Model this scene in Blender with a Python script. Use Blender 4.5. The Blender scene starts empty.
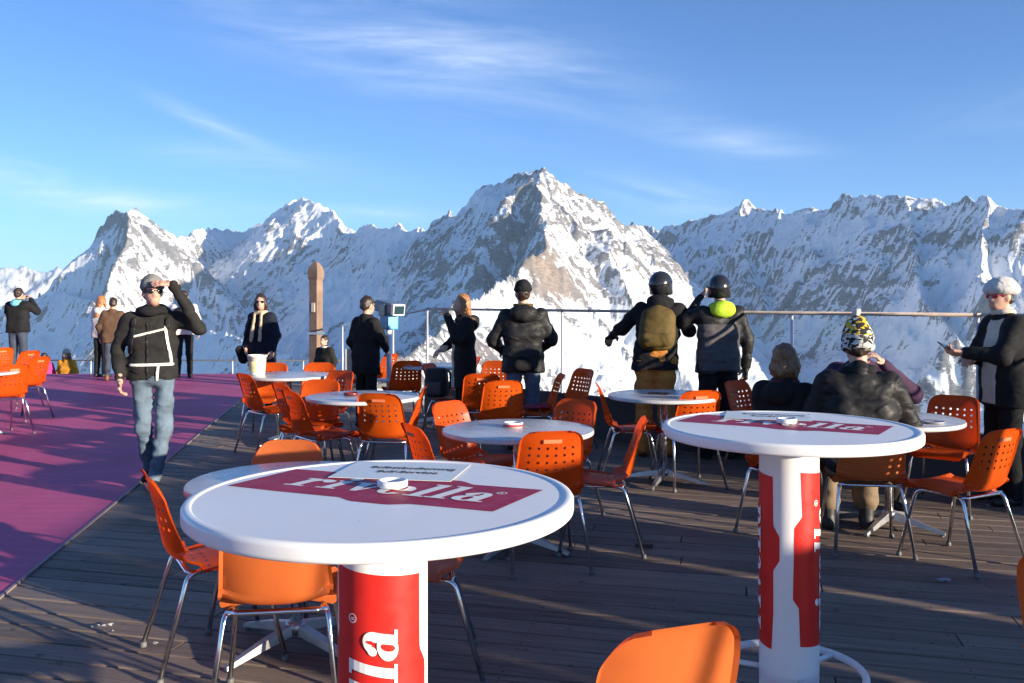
import bpy, bmesh, math, random
import numpy as np
from mathutils import Vector, Matrix

random.seed(7)
SC = bpy.context.scene
COL = SC.collection
R = math.radians
F = 900.0            # focal length in pixels of the 1024-wide frame
HZ = 300.0           # picture row of the horizon
EYE = 1.52           # eye height above the deck
SUN_EL = R(9.0)
SUN_AZ = R(-33.0)    # direction towards the sun in the XY plane, measured from +X

# ------------------------------------------------------------------ object helpers
def tag(o, label=None, cat=None, group=None, kind=None):
    if label: o['label'] = label
    if cat: o['category'] = cat
    if group: o['group'] = group
    if kind: o['kind'] = kind
    return o

def empty(name, loc=(0, 0, 0), rz=0.0, label=None, cat=None, group=None):
    o = bpy.data.objects.new(name, None)
    o.empty_display_size = 0.1
    COL.objects.link(o)
    o.location = loc
    o.rotation_euler = (0, 0, rz)
    return tag(o, label, cat, group)

def link_mesh(name, me, mat=None, parent=None, smooth=False):
    if mat is not None:
        for m in (mat if isinstance(mat, (list, tuple)) else [mat]):
            me.materials.append(m)
    if smooth:
        me.polygons.foreach_set('use_smooth', [True] * len(me.polygons))
    o = bpy.data.objects.new(name, me)
    COL.objects.link(o)
    if parent is not None: o.parent = parent
    return o

def bm_obj(name, bm, mat=None, parent=None, smooth=False):
    me = bpy.data.meshes.new(name)
    bmesh.ops.recalc_face_normals(bm, faces=bm.faces)
    bm.to_mesh(me); bm.free()
    return link_mesh(name, me, mat, parent, smooth)

def np_obj(name, V, Fq, mat=None, parent=None, smooth=True):
    """mesh from numpy verts (n,3) and quads (m,4)"""
    me = bpy.data.meshes.new(name)
    V = np.ascontiguousarray(V, dtype=np.float32); Fq = np.ascontiguousarray(Fq, dtype=np.int32)
    k = Fq.shape[1]
    me.vertices.add(len(V)); me.vertices.foreach_set('co', V.ravel())
    me.loops.add(Fq.size); me.loops.foreach_set('vertex_index', Fq.ravel())
    me.polygons.add(len(Fq))
    me.polygons.foreach_set('loop_start', np.arange(0, Fq.size, k, dtype=np.int32))
    me.polygons.foreach_set('loop_total', np.full(len(Fq), k, dtype=np.int32))
    if smooth: me.polygons.foreach_set('use_smooth', np.ones(len(Fq), dtype=bool))
    me.update(calc_edges=True); me.validate()
    return link_mesh(name, me, mat, parent)

def copy_tree(o, parent=None):
    c = o.copy(); COL.objects.link(c)
    if o.data is not None: c.data = o.data.copy()
    if parent is not None: c.parent = parent
    for ch in list(o.children): copy_tree(ch, c)
    return c

def shade_auto(o, ang=40):
    me = o.data
    me.polygons.foreach_set('use_smooth', [True] * len(me.polygons))
    try:
        me.set_sharp_from_angle(angle=R(ang))
    except Exception: pass
    return o

def box(bm, lo, hi, M=None, bev=0.0):
    vs = [bm.verts.new((x, y, z)) for x in (lo[0], hi[0]) for y in (lo[1], hi[1]) for z in (lo[2], hi[2])]
    fs = [bm.faces.new([vs[i] for i in q]) for q in ((0, 1, 3, 2), (4, 6, 7, 5), (0, 4, 5, 1), (2, 3, 7, 6), (0, 2, 6, 4), (1, 5, 7, 3))]
    if bev > 0:
        ed = list({e for f in fs for e in f.edges})
        r = bmesh.ops.bevel(bm, geom=ed, offset=bev, segments=2, affect='EDGES', profile=0.6)
        vs = list({v for v in r['verts']} | {v for v in vs if v.is_valid})
    if M is not None: bmesh.ops.transform(bm, matrix=M, verts=[v for v in vs if v.is_valid])
    return vs

def lathe(bm, prof, seg=48, M=None, cap=False):
    rings = []
    for r, z in prof:
        rings.append([bm.verts.new((r * math.cos(2 * math.pi * k / seg), r * math.sin(2 * math.pi * k / seg), z)) for k in range(seg)])
    for a, b in zip(rings[:-1], rings[1:]):
        for k in range(seg):
            bm.faces.new((a[k], a[(k + 1) % seg], b[(k + 1) % seg], b[k]))
    if cap:
        bm.faces.new(rings[0][::-1]); bm.faces.new(rings[-1])
    vs = [v for r_ in rings for v in r_]
    if M is not None: bmesh.ops.transform(bm, matrix=M, verts=vs)
    return vs

def smooth_path(pts, n=6):
    """Catmull-Rom through the points"""
    P = [Vector(p) for p in pts]
    out = []
    for i in range(len(P) - 1):
        p0 = P[max(i - 1, 0)]; p1 = P[i]; p2 = P[i + 1]; p3 = P[min(i + 2, len(P) - 1)]
        for k in range(n):
            t = k / n
            out.append(0.5 * ((2 * p1) + (p2 - p0) * t + (2 * p0 - 5 * p1 + 4 * p2 - p3) * t * t + (3 * p1 - p0 - 3 * p2 + p3) * t ** 3))
    out.append(P[-1])
    return out

def round_path(pts, rad=0.03, n=5):
    """polyline with rounded corners"""
    P = [Vector(p) for p in pts]
    out = [P[0]]
    for i in range(1, len(P) - 1):
        a, b, c = P[i - 1], P[i], P[i + 1]
        r = min(rad, (a - b).length * .48, (c - b).length * .48)
        s = b + (a - b).normalized() * r; e = b + (c - b).normalized() * r
        for k in range(n + 1):
            t = k / n
            out.append((1 - t) ** 2 * s + 2 * t * (1 - t) * b + t * t * e)
    out.append(P[-1])
    return out

def tube(bm, pts, r, seg=10, closed=False, cap=True):
    P = [Vector(p) for p in pts]; n = len(P)
    rr = r if isinstance(r, (list, tuple)) else [r] * n
    rings = []; up = None
    for i in range(n):
        if closed: d = (P[(i + 1) % n] - P[i - 1]).normalized()
        else: d = (P[min(i + 1, n - 1)] - P[max(i - 1, 0)]).normalized()
        if up is None:
            up = Vector((0, 0, 1)) if abs(d.z) < .9 else Vector((1, 0, 0))
        x = d.cross(up)
        if x.length < 1e-6: x = d.cross(Vector((0, 1, 0)))
        x.normalize(); y = x.cross(d).normalized(); up = y
        rings.append([bm.verts.new(P[i] + (x * math.cos(2 * math.pi * k / seg) + y * math.sin(2 * math.pi * k / seg)) * rr[i]) for k in range(seg)])
    m = n if closed else n - 1
    for i in range(m):
        a, b = rings[i], rings[(i + 1) % n]
        for k in range(seg): bm.faces.new((a[k], a[(k + 1) % seg], b[(k + 1) % seg], b[k]))
    if cap and not closed:
        bm.faces.new(rings[0][::-1]); bm.faces.new(rings[-1])
    return [v for q in rings for v in q]

# ------------------------------------------------------------------ material helpers
def new_mat(name):
    m = bpy.data.materials.new(name); m.use_nodes = True
    nt = m.node_tree; nt.nodes.clear()
    out = nt.nodes.new('ShaderNodeOutputMaterial')
    return m, nt, out

def N(nt, typ, **kw):
    n = nt.nodes.new(typ)
    for k, v in kw.items():
        if k.startswith('i_'):
            key = k[2:].replace('_', ' ')
            n.inputs[key].default_value = v
        else: setattr(n, k, v)
    return n

def L(nt, a, b): nt.links.new(a, b)

def noise_node(nt, vec, scale, detail=4, rough=.55, dist=0.0):
    n = N(nt, 'ShaderNodeTexNoise'); n.inputs['Scale'].default_value = scale
    n.inputs['Detail'].default_value = detail; n.inputs['Roughness'].default_value = rough
    n.inputs['Distortion'].default_value = dist
    if vec is not None: L(nt, vec, n.inputs['Vector'])
    return n.outputs['Fac']

def ramp(nt, fac, stops):
    r = N(nt, 'ShaderNodeValToRGB'); e = r.color_ramp.elements
    e[0].position, e[0].color = stops[0][0], tuple(stops[0][1]) + (1,)
    e[1].position, e[1].color = stops[-1][0], tuple(stops[-1][1]) + (1,)
    for p, c in stops[1:-1]:
        q = e.new(p); q.color = tuple(c) + (1,)
    L(nt, fac, r.inputs['Fac'])
    return r.outputs['Color']

def mixc(nt, fac, a, b, typ='MIX'):
    m = N(nt, 'ShaderNodeMix', data_type='RGBA', blend_type=typ)
    for s, v in ((m.inputs[0], fac), (m.inputs[6], a), (m.inputs[7], b)):
        if hasattr(v, 'is_output') or isinstance(v, bpy.types.NodeSocket): L(nt, v, s)
        elif isinstance(v, (int, float)): s.default_value = v
        else: s.default_value = tuple(v) + ((1,) if len(v) == 3 else ())
    return m.outputs[2]

def mth(nt, op, a, b=None, c=None):
    m = N(nt, 'ShaderNodeMath', operation=op)
    for s, v in zip(m.inputs, (a, b, c)):
        if v is None: continue
        if isinstance(v, bpy.types.NodeSocket): L(nt, v, s)
        else: s.default_value = v
    return m.outputs[0]

def coords(nt, kind='Object', scale=(1, 1, 1)):
    tc = N(nt, 'ShaderNodeTexCoord'); mp = N(nt, 'ShaderNodeMapping')
    mp.inputs['Scale'].default_value = scale
    L(nt, tc.outputs[kind], mp.inputs['Vector'])
    return mp.outputs['Vector']

def bump(nt, h, strength=.3, dist=.01):
    b = N(nt, 'ShaderNodeBump'); b.inputs['Strength'].default_value = strength; b.inputs['Distance'].default_value = dist
    L(nt, h, b.inputs['Height'])
    return b.outputs['Normal']

_SURF = {}
def surf(name, *a, **k):
    if name not in _SURF: _SURF[name] = _surf(name, *a, **k)
    return _SURF[name]
def _surf(name, col, rough=.5, metal=0.0, var=.12, vscale=6.0, bmp=0.0, bscale=40.0, bdist=.004, spec=.5, sub=0.0, coat=0.0, sheen=0.0, rvar=.08, crease=0.0):
    """procedural surface: base colour broken up by noise, uneven gloss, optional bump"""
    m, nt, out = new_mat(name)
    b = N(nt, 'ShaderNodeBsdfPrincipled'); L(nt, b.outputs[0], out.inputs[0])
    v = coords(nt)
    f = noise_node(nt, v, vscale, 5, .6)
    lo = [max(0, c * (1 - var)) for c in col]; hi = [min(1, c * (1 + var)) for c in col]
    L(nt, ramp(nt, f, [(.3, lo), (.7, hi)]), b.inputs['Base Color'])
    f2 = noise_node(nt, v, vscale * 3.1, 4, .6)
    mr = N(nt, 'ShaderNodeMapRange'); L(nt, f2, mr.inputs[0])
    mr.inputs[1].default_value = .3; mr.inputs[2].default_value = .7
    mr.inputs[3].default_value = max(.02, rough - rvar); mr.inputs[4].default_value = min(1, rough + rvar)
    L(nt, mr.outputs[0], b.inputs['Roughness'])
    b.inputs['Metallic'].default_value = metal
    b.inputs['Specular IOR Level'].default_value = spec
    b.inputs['Coat Weight'].default_value = coat
    b.inputs['Sheen Weight'].default_value = sheen
    if sub: 
        b.inputs['Subsurface Weight'].default_value = sub
        b.inputs['Subsurface Radius'].default_value = (.01, .004, .002); b.inputs['Subsurface Scale'].default_value = .6
    if crease:
        cn = N(nt, 'ShaderNodeTexNoise', noise_type='RIDGED_MULTIFRACTAL'); cn.inputs['Scale'].default_value = 7; cn.inputs['Detail'].default_value = 3; cn.inputs['Distortion'].default_value = 1.4
        L(nt, coords(nt, 'Object', (1, 1, 1.7)), cn.inputs['Vector'])
        b1 = N(nt, 'ShaderNodeBump'); b1.inputs['Strength'].default_value = crease; b1.inputs['Distance'].default_value = .02; L(nt, cn.outputs['Fac'], b1.inputs['Height'])
        b2 = N(nt, 'ShaderNodeBump'); b2.inputs['Strength'].default_value = bmp; b2.inputs['Distance'].default_value = bdist; L(nt, noise_node(nt, v, bscale, 3, .6), b2.inputs['Height'])
        L(nt, b1.outputs[0], b2.inputs['Normal']); L(nt, b2.outputs[0], b.inputs['Normal'])
    elif bmp:
        L(nt, bump(nt, noise_node(nt, v, bscale, 3, .6), bmp, bdist), b.inputs['Normal'])
    return m

# ------------------------------------------------------------------ numpy noise
_rng = np.random.RandomState(11)
_perm = _rng.permutation(512).astype(np.int32)
_perm = np.concatenate([_perm, _perm, _perm])
_g2 = np.stack([np.cos(np.linspace(0, 2 * np.pi, 512, endpoint=False)), np.sin(np.linspace(0, 2 * np.pi, 512, endpoint=False))], -1).astype(np.float32)
def perlin2(x, y, seed=0):
    x = np.asarray(x, np.float32) + np.float32(seed * 17.31); y = np.asarray(y, np.float32) + np.float32(seed * 5.77)
    xi = np.floor(x).astype(np.int32); yi = np.floor(y).astype(np.int32)
    xf = x - xi; yf = y - yi; xi &= 511; yi &= 511
    u = xf * xf * xf * (xf * (xf * 6 - 15) + 10); v = yf * yf * yf * (yf * (yf * 6 - 15) + 10)
    def g(ix, iy, dx, dy):
        h = _g2[_perm[_perm[ix & 511] + (iy & 511)]]
        return h[..., 0] * dx + h[..., 1] * dy
    a = g(xi, yi, xf, yf); b = g(xi + 1, yi, xf - 1, yf); c = g(xi, yi + 1, xf, yf - 1); d = g(xi + 1, yi + 1, xf - 1, yf - 1)
    return (a + u * (b - a) + v * ((c + u * (d - c)) - (a + u * (b - a)))) * 1.5
def fbm2(x, y, o=5, seed=0, gain=.5):
    s = 0; a = 1
    for k in range(o):
        s = s + a * perlin2(x * 2 ** k, y * 2 ** k, seed + k); a *= gain
    return s
def ridged2(x, y, o=5, seed=0, gain=.5):
    s = 0; a = 1; w = 1
    for k in range(o):
        n = 1 - np.abs(perlin2(x * 2 ** k, y * 2 ** k, seed + k)) * 1.4
        n = n * n * w; s = s + a * n; w = np.clip(n * 1.6, 0, 1); a *= gain
    return s
_t3 = _rng.rand(32, 32, 32).astype(np.float32) * 2 - 1
def vnoise3(x, y, z):
    xi = np.floor(x).astype(np.int32); yi = np.floor(y).astype(np.int32); zi = np.floor(z).astype(np.int32)
    u = x - xi; v = y - yi; w = z - zi
    u = u * u * (3 - 2 * u); v = v * v * (3 - 2 * v); w = w * w * (3 - 2 * w)
    def T(a, b, c): return _t3[(xi + a) & 31, (yi + b) & 31, (zi + c) & 31]
    l = lambda a, b, t: a + (b - a) * t
    return l(l(l(T(0,0,0), T(1,0,0), u), l(T(0,1,0), T(1,1,0), u), v), l(l(T(0,0,1), T(1,0,1), u), l(T(0,1,1), T(1,1,1), u), v), w)
def sstep(a, b, x):
    t = np.clip((x - a) / (b - a), 0, 1); return t * t * (3 - 2 * t)

def P(px, depth, py=None):
    """point at picture column px and depth metres in front of the eye (row py, else on the deck)"""
    return Vector(((px - 512) / F * depth, depth, 0.0 if py is None else EYE + (HZ - py) / F * depth))
# ------------------------------------------------------------------ camera, sun, sky
cam = bpy.data.cameras.new('camera'); camo = bpy.data.objects.new('camera', cam); COL.objects.link(camo)
camo.location = (0, 0, EYE); camo.rotation_euler = (R(90), 0, 0)
cam.sensor_width = 36; cam.lens = 36 * F / 1024; cam.shift_y = -(341.5 - HZ) / 1024
cam.clip_start = .05; cam.clip_end = 60000
SC.camera = camo

sd = Vector((math.cos(SUN_AZ) * math.cos(SUN_EL), math.sin(SUN_AZ) * math.cos(SUN_EL), math.sin(SUN_EL)))
sun = bpy.data.lights.new('sun', 'SUN'); suno = bpy.data.objects.new('sun', sun); COL.objects.link(suno)
sun.energy = 5.0; sun.angle = R(.53); sun.color = (1, .86, .68)
suno.rotation_euler = sd.to_track_quat('Z', 'Y').to_euler(); suno.location = sd * 50

w = bpy.data.worlds.new('World'); SC.world = w; w.use_nodes = True
nt = w.node_tree; nt.nodes.clear()
wo = N(nt, 'ShaderNodeOutputWorld'); bg = N(nt, 'ShaderNodeBackground'); L(nt, bg.outputs[0], wo.inputs[0])
sky = N(nt, 'ShaderNodeTexSky'); sky.sky_type = 'NISHITA'; sky.sun_disc = False
sky.sun_elevation = SUN_EL; sky.sun_rotation = math.atan2(sd.x, sd.y)
sky.altitude = 2900; sky.air_density = 1.0; sky.dust_density = .1; sky.ozone_density = 3.0
bg.inputs['Strength'].default_value = .088
SKYTINT = (.77, .945, 1.2)     # cool white balance of the open shade
CLOUD, CLOUDC = .46, (5.6, 6.2, 7.0)
# thin cirrus: streaks in a flat layer high above (direction divided by its height)
tc = N(nt, 'ShaderNodeTexCoord'); sx = N(nt, 'ShaderNodeSeparateXYZ'); L(nt, tc.outputs['Generated'], sx.inputs[0])
yy = mth(nt, 'MAXIMUM', sx.outputs[1], .08)
ca = mth(nt, 'DIVIDE', sx.outputs[0], yy); ce = mth(nt, 'DIVIDE', sx.outputs[2], yy)
cv = N(nt, 'ShaderNodeCombineXYZ'); L(nt, ca, cv.inputs[0]); L(nt, ce, cv.inputs[1])
def streak(x0, y0, x1, y1, wid, alpha, seed):
    """a feathered band of cirrus between two directions of the sky"""
    a = Vector(((x0 - 512) / F, (HZ - y0) / F)); b = Vector(((x1 - 512) / F, (HZ - y1) / F))
    c = (a + b) / 2; ln = (b - a).length / 2; ang = math.atan2(b.y - a.y, b.x - a.x)
    mp = N(nt, 'ShaderNodeMapping'); mp.vector_type = 'TEXTURE'
    mp.inputs['Location'].default_value = (c.x, c.y, 0); mp.inputs['Rotation'].default_value = (0, 0, ang); mp.inputs['Scale'].default_value = (ln, wid / F, 1)
    L(nt, cv.outputs[0], mp.inputs[0])
    g = N(nt, 'ShaderNodeTexGradient', gradient_type='QUADRATIC_SPHERE'); L(nt, mp.outputs[0], g.inputs[0])
    m2 = N(nt, 'ShaderNodeMapping'); m2.vector_type = 'TEXTURE'
    m2.inputs['Rotation'].default_value = (0, 0, ang + .12); m2.inputs['Scale'].default_value = (.24, .034, 1); m2.inputs['Location'].default_value = (seed, seed * .37, 0)
    L(nt, cv.outputs[0], m2.inputs[0])
    f = noise_node(nt, m2.outputs[0], 1.0, 8, .62, .8)
    mr = N(nt, 'ShaderNodeMapRange', interpolation_type='SMOOTHSTEP'); L(nt, f, mr.inputs[0]); mr.inputs[1].default_value = .3; mr.inputs[2].default_value = .75
    return mth(nt, 'MULTIPLY', mth(nt, 'MULTIPLY', g.outputs[1], mr.outputs[0]), alpha)
cm = None
for args in ((20, -50, 800, 140, 110, .9, 1.3), (150, 5, 760, 105, 60, .9, 2.1), (260, 30, 740, 95, 26, .45, 3.1), (560, 110, 900, 170, 34, .9, 3.4), (540, 165, 790, 225, 30, 1.5, 4.7), (-140, 140, 200, 225, 36, 1.6, 5.2),
             (60, 140, 480, 190, 30, .9, 6.6), (-100, 190, 380, 218, 22, 1.2, 8.4), (90, 70, 340, 180, 16, .8, 7.1), (250, 205, 520, 222, 14, .9, 9.1), (820, 150, 1300, 60, 60, .35, 9.9)):
    k = streak(*args); cm = k if cm is None else mth(nt, 'ADD', cm, k)
cm = mth(nt, 'MINIMUM', mth(nt, 'MULTIPLY', cm, CLOUD), .8)
ccol = mixc(nt, cm, mixc(nt, 1.0, sky.outputs[0], SKYTINT, 'MULTIPLY'), CLOUDC)
L(nt, ccol, bg.inputs[0])
SC.view_settings.view_transform = 'Standard'; SC.view_settings.look = 'None'
SC.view_settings.exposure = 1.24; SC.view_settings.gamma = 1.0
SC.cycles.use_denoising = True
SC.cycles.max_bounces = 8; SC.cycles.transparent_max_bounces = 16; SC.cycles.caustics_reflective = False; SC.cycles.caustics_refractive = False
SC.cycles.sample_clamp_indirect = 4.0
# ------------------------------------------------------------------ mountains: one height field on a polar grid
TQ = 1
def build_mountains():
    rr = np.concatenate([np.geomspace(45, 3000, 60 // TQ, endpoint=False), np.linspace(3000, 7000, 150 // TQ, endpoint=False), np.linspace(7000, 14700, 400 // TQ, endpoint=False), np.linspace(14700, 32000, 130)])
    aa = np.radians(np.concatenate([np.linspace(-46, -33, 60, endpoint=False), np.linspace(-33, 33, 1040 // TQ, endpoint=False), np.linspace(33, 46, 60)]))
    RR, AA = np.meshgrid(rr, aa, indexing='ij')
    X = (RR * np.sin(AA)).astype(np.float32); Y = (RR * np.cos(AA)).astype(np.float32)
    # warped coordinates break the straight edges of the ridges
    wx = 130 * fbm2(X / 900, Y / 900, 5, 3, .55); wy = 130 * fbm2(X / 900, Y / 900, 5, 9, .55)
    fade = sstep(3000, 7000, RR)
    X = X.astype(np.float32); WXa = (X + wx * fade).astype(np.float32); WYa = (Y + wy * fade).astype(np.float32); Xa, Ya = X, Y
    base = -1500 + 160 * fbm2(X / 2600, Y / 2600, 4, 21)
    near = -30 - .62 * RR
    H = np.maximum(base, near).astype(np.float32)

    RB = np.zeros_like(H)
    def ridge(nodes, s=1.1, Lf=900, tail=.25, flute=60, fw=170, seed=0, jag=0, left=None, right=None, rb=0.0, rbl=0.0, cap=1.6):
        """crest through (px, py, depth km); falls away with slope s, flattening after Lf metres; left/right: other slopes on that side"""
        nonlocal H, RB
        pts = []
        for px, py, d in nodes:
            d *= 1000.0
            pts.append(((px - 512) / F * d, d, EYE + (HZ - py) / F * d))
        pts = np.array(pts)
        Y0 = pts[:, 1].min() - 8500; Y1 = pts[:, 1].max() + 3500
        rs = slice(int(np.searchsorted(rr, max(Y0, 2500))), int(np.searchsorted(rr, Y1 * 1.25)) + 1)
        WX, WY, X, Y = WXa[rs], WYa[rs], Xa[rs], Ya[rs]
        best = np.full(X.shape, 1e9, np.float32); zr = np.zeros_like(best); tt = np.zeros_like(best); sd_ = np.zeros_like(best)
        acc = 0.0
        over = 0.0
        for i in range(len(pts) - 1):
            a, b = pts[i], pts[i + 1]; ab = b[:2] - a[:2]; ll = max(np.hypot(*ab), 1e-6)
            a = a.astype(np.float32); b = b.astype(np.float32); ab = ab.astype(np.float32); ll = np.float32(ll)
            if i == 0 or i == len(pts) - 2:
                q = ((WX - a[0]) * ab[0] + (WY - a[1]) * ab[1]) / ll
                if i == 0: over = over + np.maximum(0, -q)
                if i == len(pts) - 2: over = over + np.maximum(0, q - ll)
            t = np.clip(((WX - a[0]) * ab[0] + (WY - a[1]) * ab[1]) / (ll * ll), 0, 1)
            dx = WX - (a[0] + t * ab[0]); dy = WY - (a[1] + t * ab[1])
            d = np.sqrt(dx * dx + dy * dy)
            m = d < best
            best = np.where(m, d, best); zr = np.where(m, a[2] + t * (b[2] - a[2]), zr); tt = np.where(m, acc + t * ll, tt)
            sd_ = np.where(m, np.sign(ab[0] * dy - ab[1] * dx), sd_)
            acc += ll
        sl = np.where(sd_ > 0, s if left is None else left, s if right is None else right).astype(np.float32)
        g = sl * Lf * (1 - np.exp(-best / Lf)) + tail * best
        k = 1 - np.exp(-best / 130)
        rib = np.abs(perlin2(tt / fw + .25 * fbm2(X / 400, Y / 400, 3, seed + 40), best / 1500, seed + 50)) - .3
        rib2 = np.abs(perlin2(tt / (fw * .37), best / 700, seed + 60)) - .3
        h = zr - g - k * .5 * (flute * rib * 2 + flute * .45 * rib2 * 2)
        h = h - cap * over
        if jag: h = h + jag * (1 - k) * fbm2(tt / 90, tt * 0 + seed, 4, seed + 70, .6)
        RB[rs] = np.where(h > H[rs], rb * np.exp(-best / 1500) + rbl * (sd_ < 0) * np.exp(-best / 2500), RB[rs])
        H[rs] = np.maximum(H[rs], h)

    for args in RIDGES: ridge(*args[:1], **args[1])
    far = sstep(3500, 7500, RR)
    det = ridged2(X / 620 + .3 * fbm2(X / 500, Y / 500, 3, 5), Y / 620, 7, 31, .52) - .95
    rough = sstep(-900, 300, H)
    H = H + far * (det * (26 + 34 * rough)) + far * 8 * fbm2(X / 90, Y / 90, 4, 77, .6)
    lown = sstep(2500, 5000, RR) * (1 - far)
    H = H + lown * 45 * (ridged2(X / 400, Y / 400, 5, 91) - .9)
    nr, na = X.shape
    # slope from the finished surface
    V = np.stack([X, Y, H], -1).astype(np.float32)
    du = np.gradient(V, axis=0); dv = np.gradient(V, axis=1)
    Nn = np.cross(dv, du); Nn /= np.linalg.norm(Nn, axis=-1, keepdims=True) + 1e-9
    nz = np.abs(Nn[..., 2])
    # rock where it is too steep to hold snow, and on the ribs that stand out; blown by the wind from the west
    blur = H.copy()
    for _ in range(3):
        blur[1:-1, 1:-1] = (blur[1:-1, 1:-1] * 2 + blur[:-2, 1:-1] + blur[2:, 1:-1] + blur[1:-1, :-2] + blur[1:-1, 2:]) / 6
    conv = (H - blur)
    n1 = fbm2(X / 330, Y / 330 + H / 260, 6, 101, .65)
    n0 = fbm2(X / 1500 + H / 900, Y / 1500, 3, 131)
    bands = fbm2(X / 1600, H / 60 + fbm2(X / 500, Y / 500, 3, 7), 3, 111, .6)
    cliff = np.exp(-((X - 250) / 270) ** 2 - ((Y - 7230) / 210) ** 2) * .62
    for _ in range(2):
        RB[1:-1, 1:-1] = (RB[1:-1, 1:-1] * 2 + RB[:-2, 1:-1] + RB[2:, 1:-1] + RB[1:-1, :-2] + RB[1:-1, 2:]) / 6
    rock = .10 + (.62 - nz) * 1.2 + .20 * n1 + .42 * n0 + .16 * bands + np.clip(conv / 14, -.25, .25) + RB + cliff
    warm = np.clip(cliff * 1.15, 0, 1)
    idx = np.arange(nr * na).reshape(nr, na)
    Q = np.stack([idx[:-1, :-1], idx[:-1, 1:], idx[1:, 1:], idx[1:, :-1]], -1).reshape(-1, 4)
    o = np_obj('mountains', V.reshape(-1, 3), Q, mat_mountain(), None, True)
    at = o.data.attributes.new('rock', 'FLOAT', 'POINT'); at.data.foreach_set('value', rock.astype(np.float32).ravel())
    at = o.data.attributes.new('warm', 'FLOAT', 'POINT'); at.data.foreach_set('value', warm.astype(np.float32).ravel())
    tag(o, 'snow covered alpine peaks and rock walls beyond the terrace', 'mountains', kind='structure')
    return o

def mat_mountain():
    m, nt, out = new_mat('snow and rock')
    b = N(nt, 'ShaderNodeBsdfPrincipled'); L(nt, b.outputs[0], out.inputs[0])
    v = coords(nt)
    at = N(nt, 'ShaderNodeAttribute'); at.attribute_name = 'rock'
    vs = coords(nt, 'Object', (1, 1, 2.6))
    n1 = noise_node(nt, vs, .022, 6, .7); n2 = noise_node(nt, v, .006, 4, .6); n3 = noise_node(nt, vs, .07, 5, .7)
    r = mth(nt, 'ADD', at.outputs['Fac'], mth(nt, 'MULTIPLY_ADD', mth(nt, 'ADD', mth(nt, 'MULTIPLY', n1, .6), mth(nt, 'MULTIPLY', n3, .4)), 2.3, -1.15))
    mr = N(nt, 'ShaderNodeMapRange', interpolation_type='SMOOTHSTEP'); L(nt, r, mr.inputs[0]); mr.inputs[1].default_value = .38; mr.inputs[2].default_value = .62
    rockc = ramp(nt, noise_node(nt, vs, .016, 6, .7), [(.3, (.10, .105, .115)), (.5, (.18, .175, .175)), (.7, (.31, .285, .26))])
    wa = N(nt, 'ShaderNodeAttribute'); wa.attribute_name = 'warm'
    rockc = mixc(nt, wa.outputs['Fac'], rockc, ramp(nt, n1, [(.35, (.17, .13, .10)), (.65, (.42, .31, .22))]))
    snowc = ramp(nt, n2, [(.3, (.78, .80, .84)), (.7, (.88, .89, .90))])
    L(nt, mixc(nt, mr.outputs[0], snowc, rockc), b.inputs['Base Color'])
    b.inputs['Roughness'].default_value = .75; b.inputs['Specular IOR Level'].default_value = .2
    L(nt, bump(nt, mth(nt, 'ADD', n1, mth(nt, 'MULTIPLY', mr.outputs[0], .5)), .55, 9.0), b.inputs['Normal'])
    return m

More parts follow.
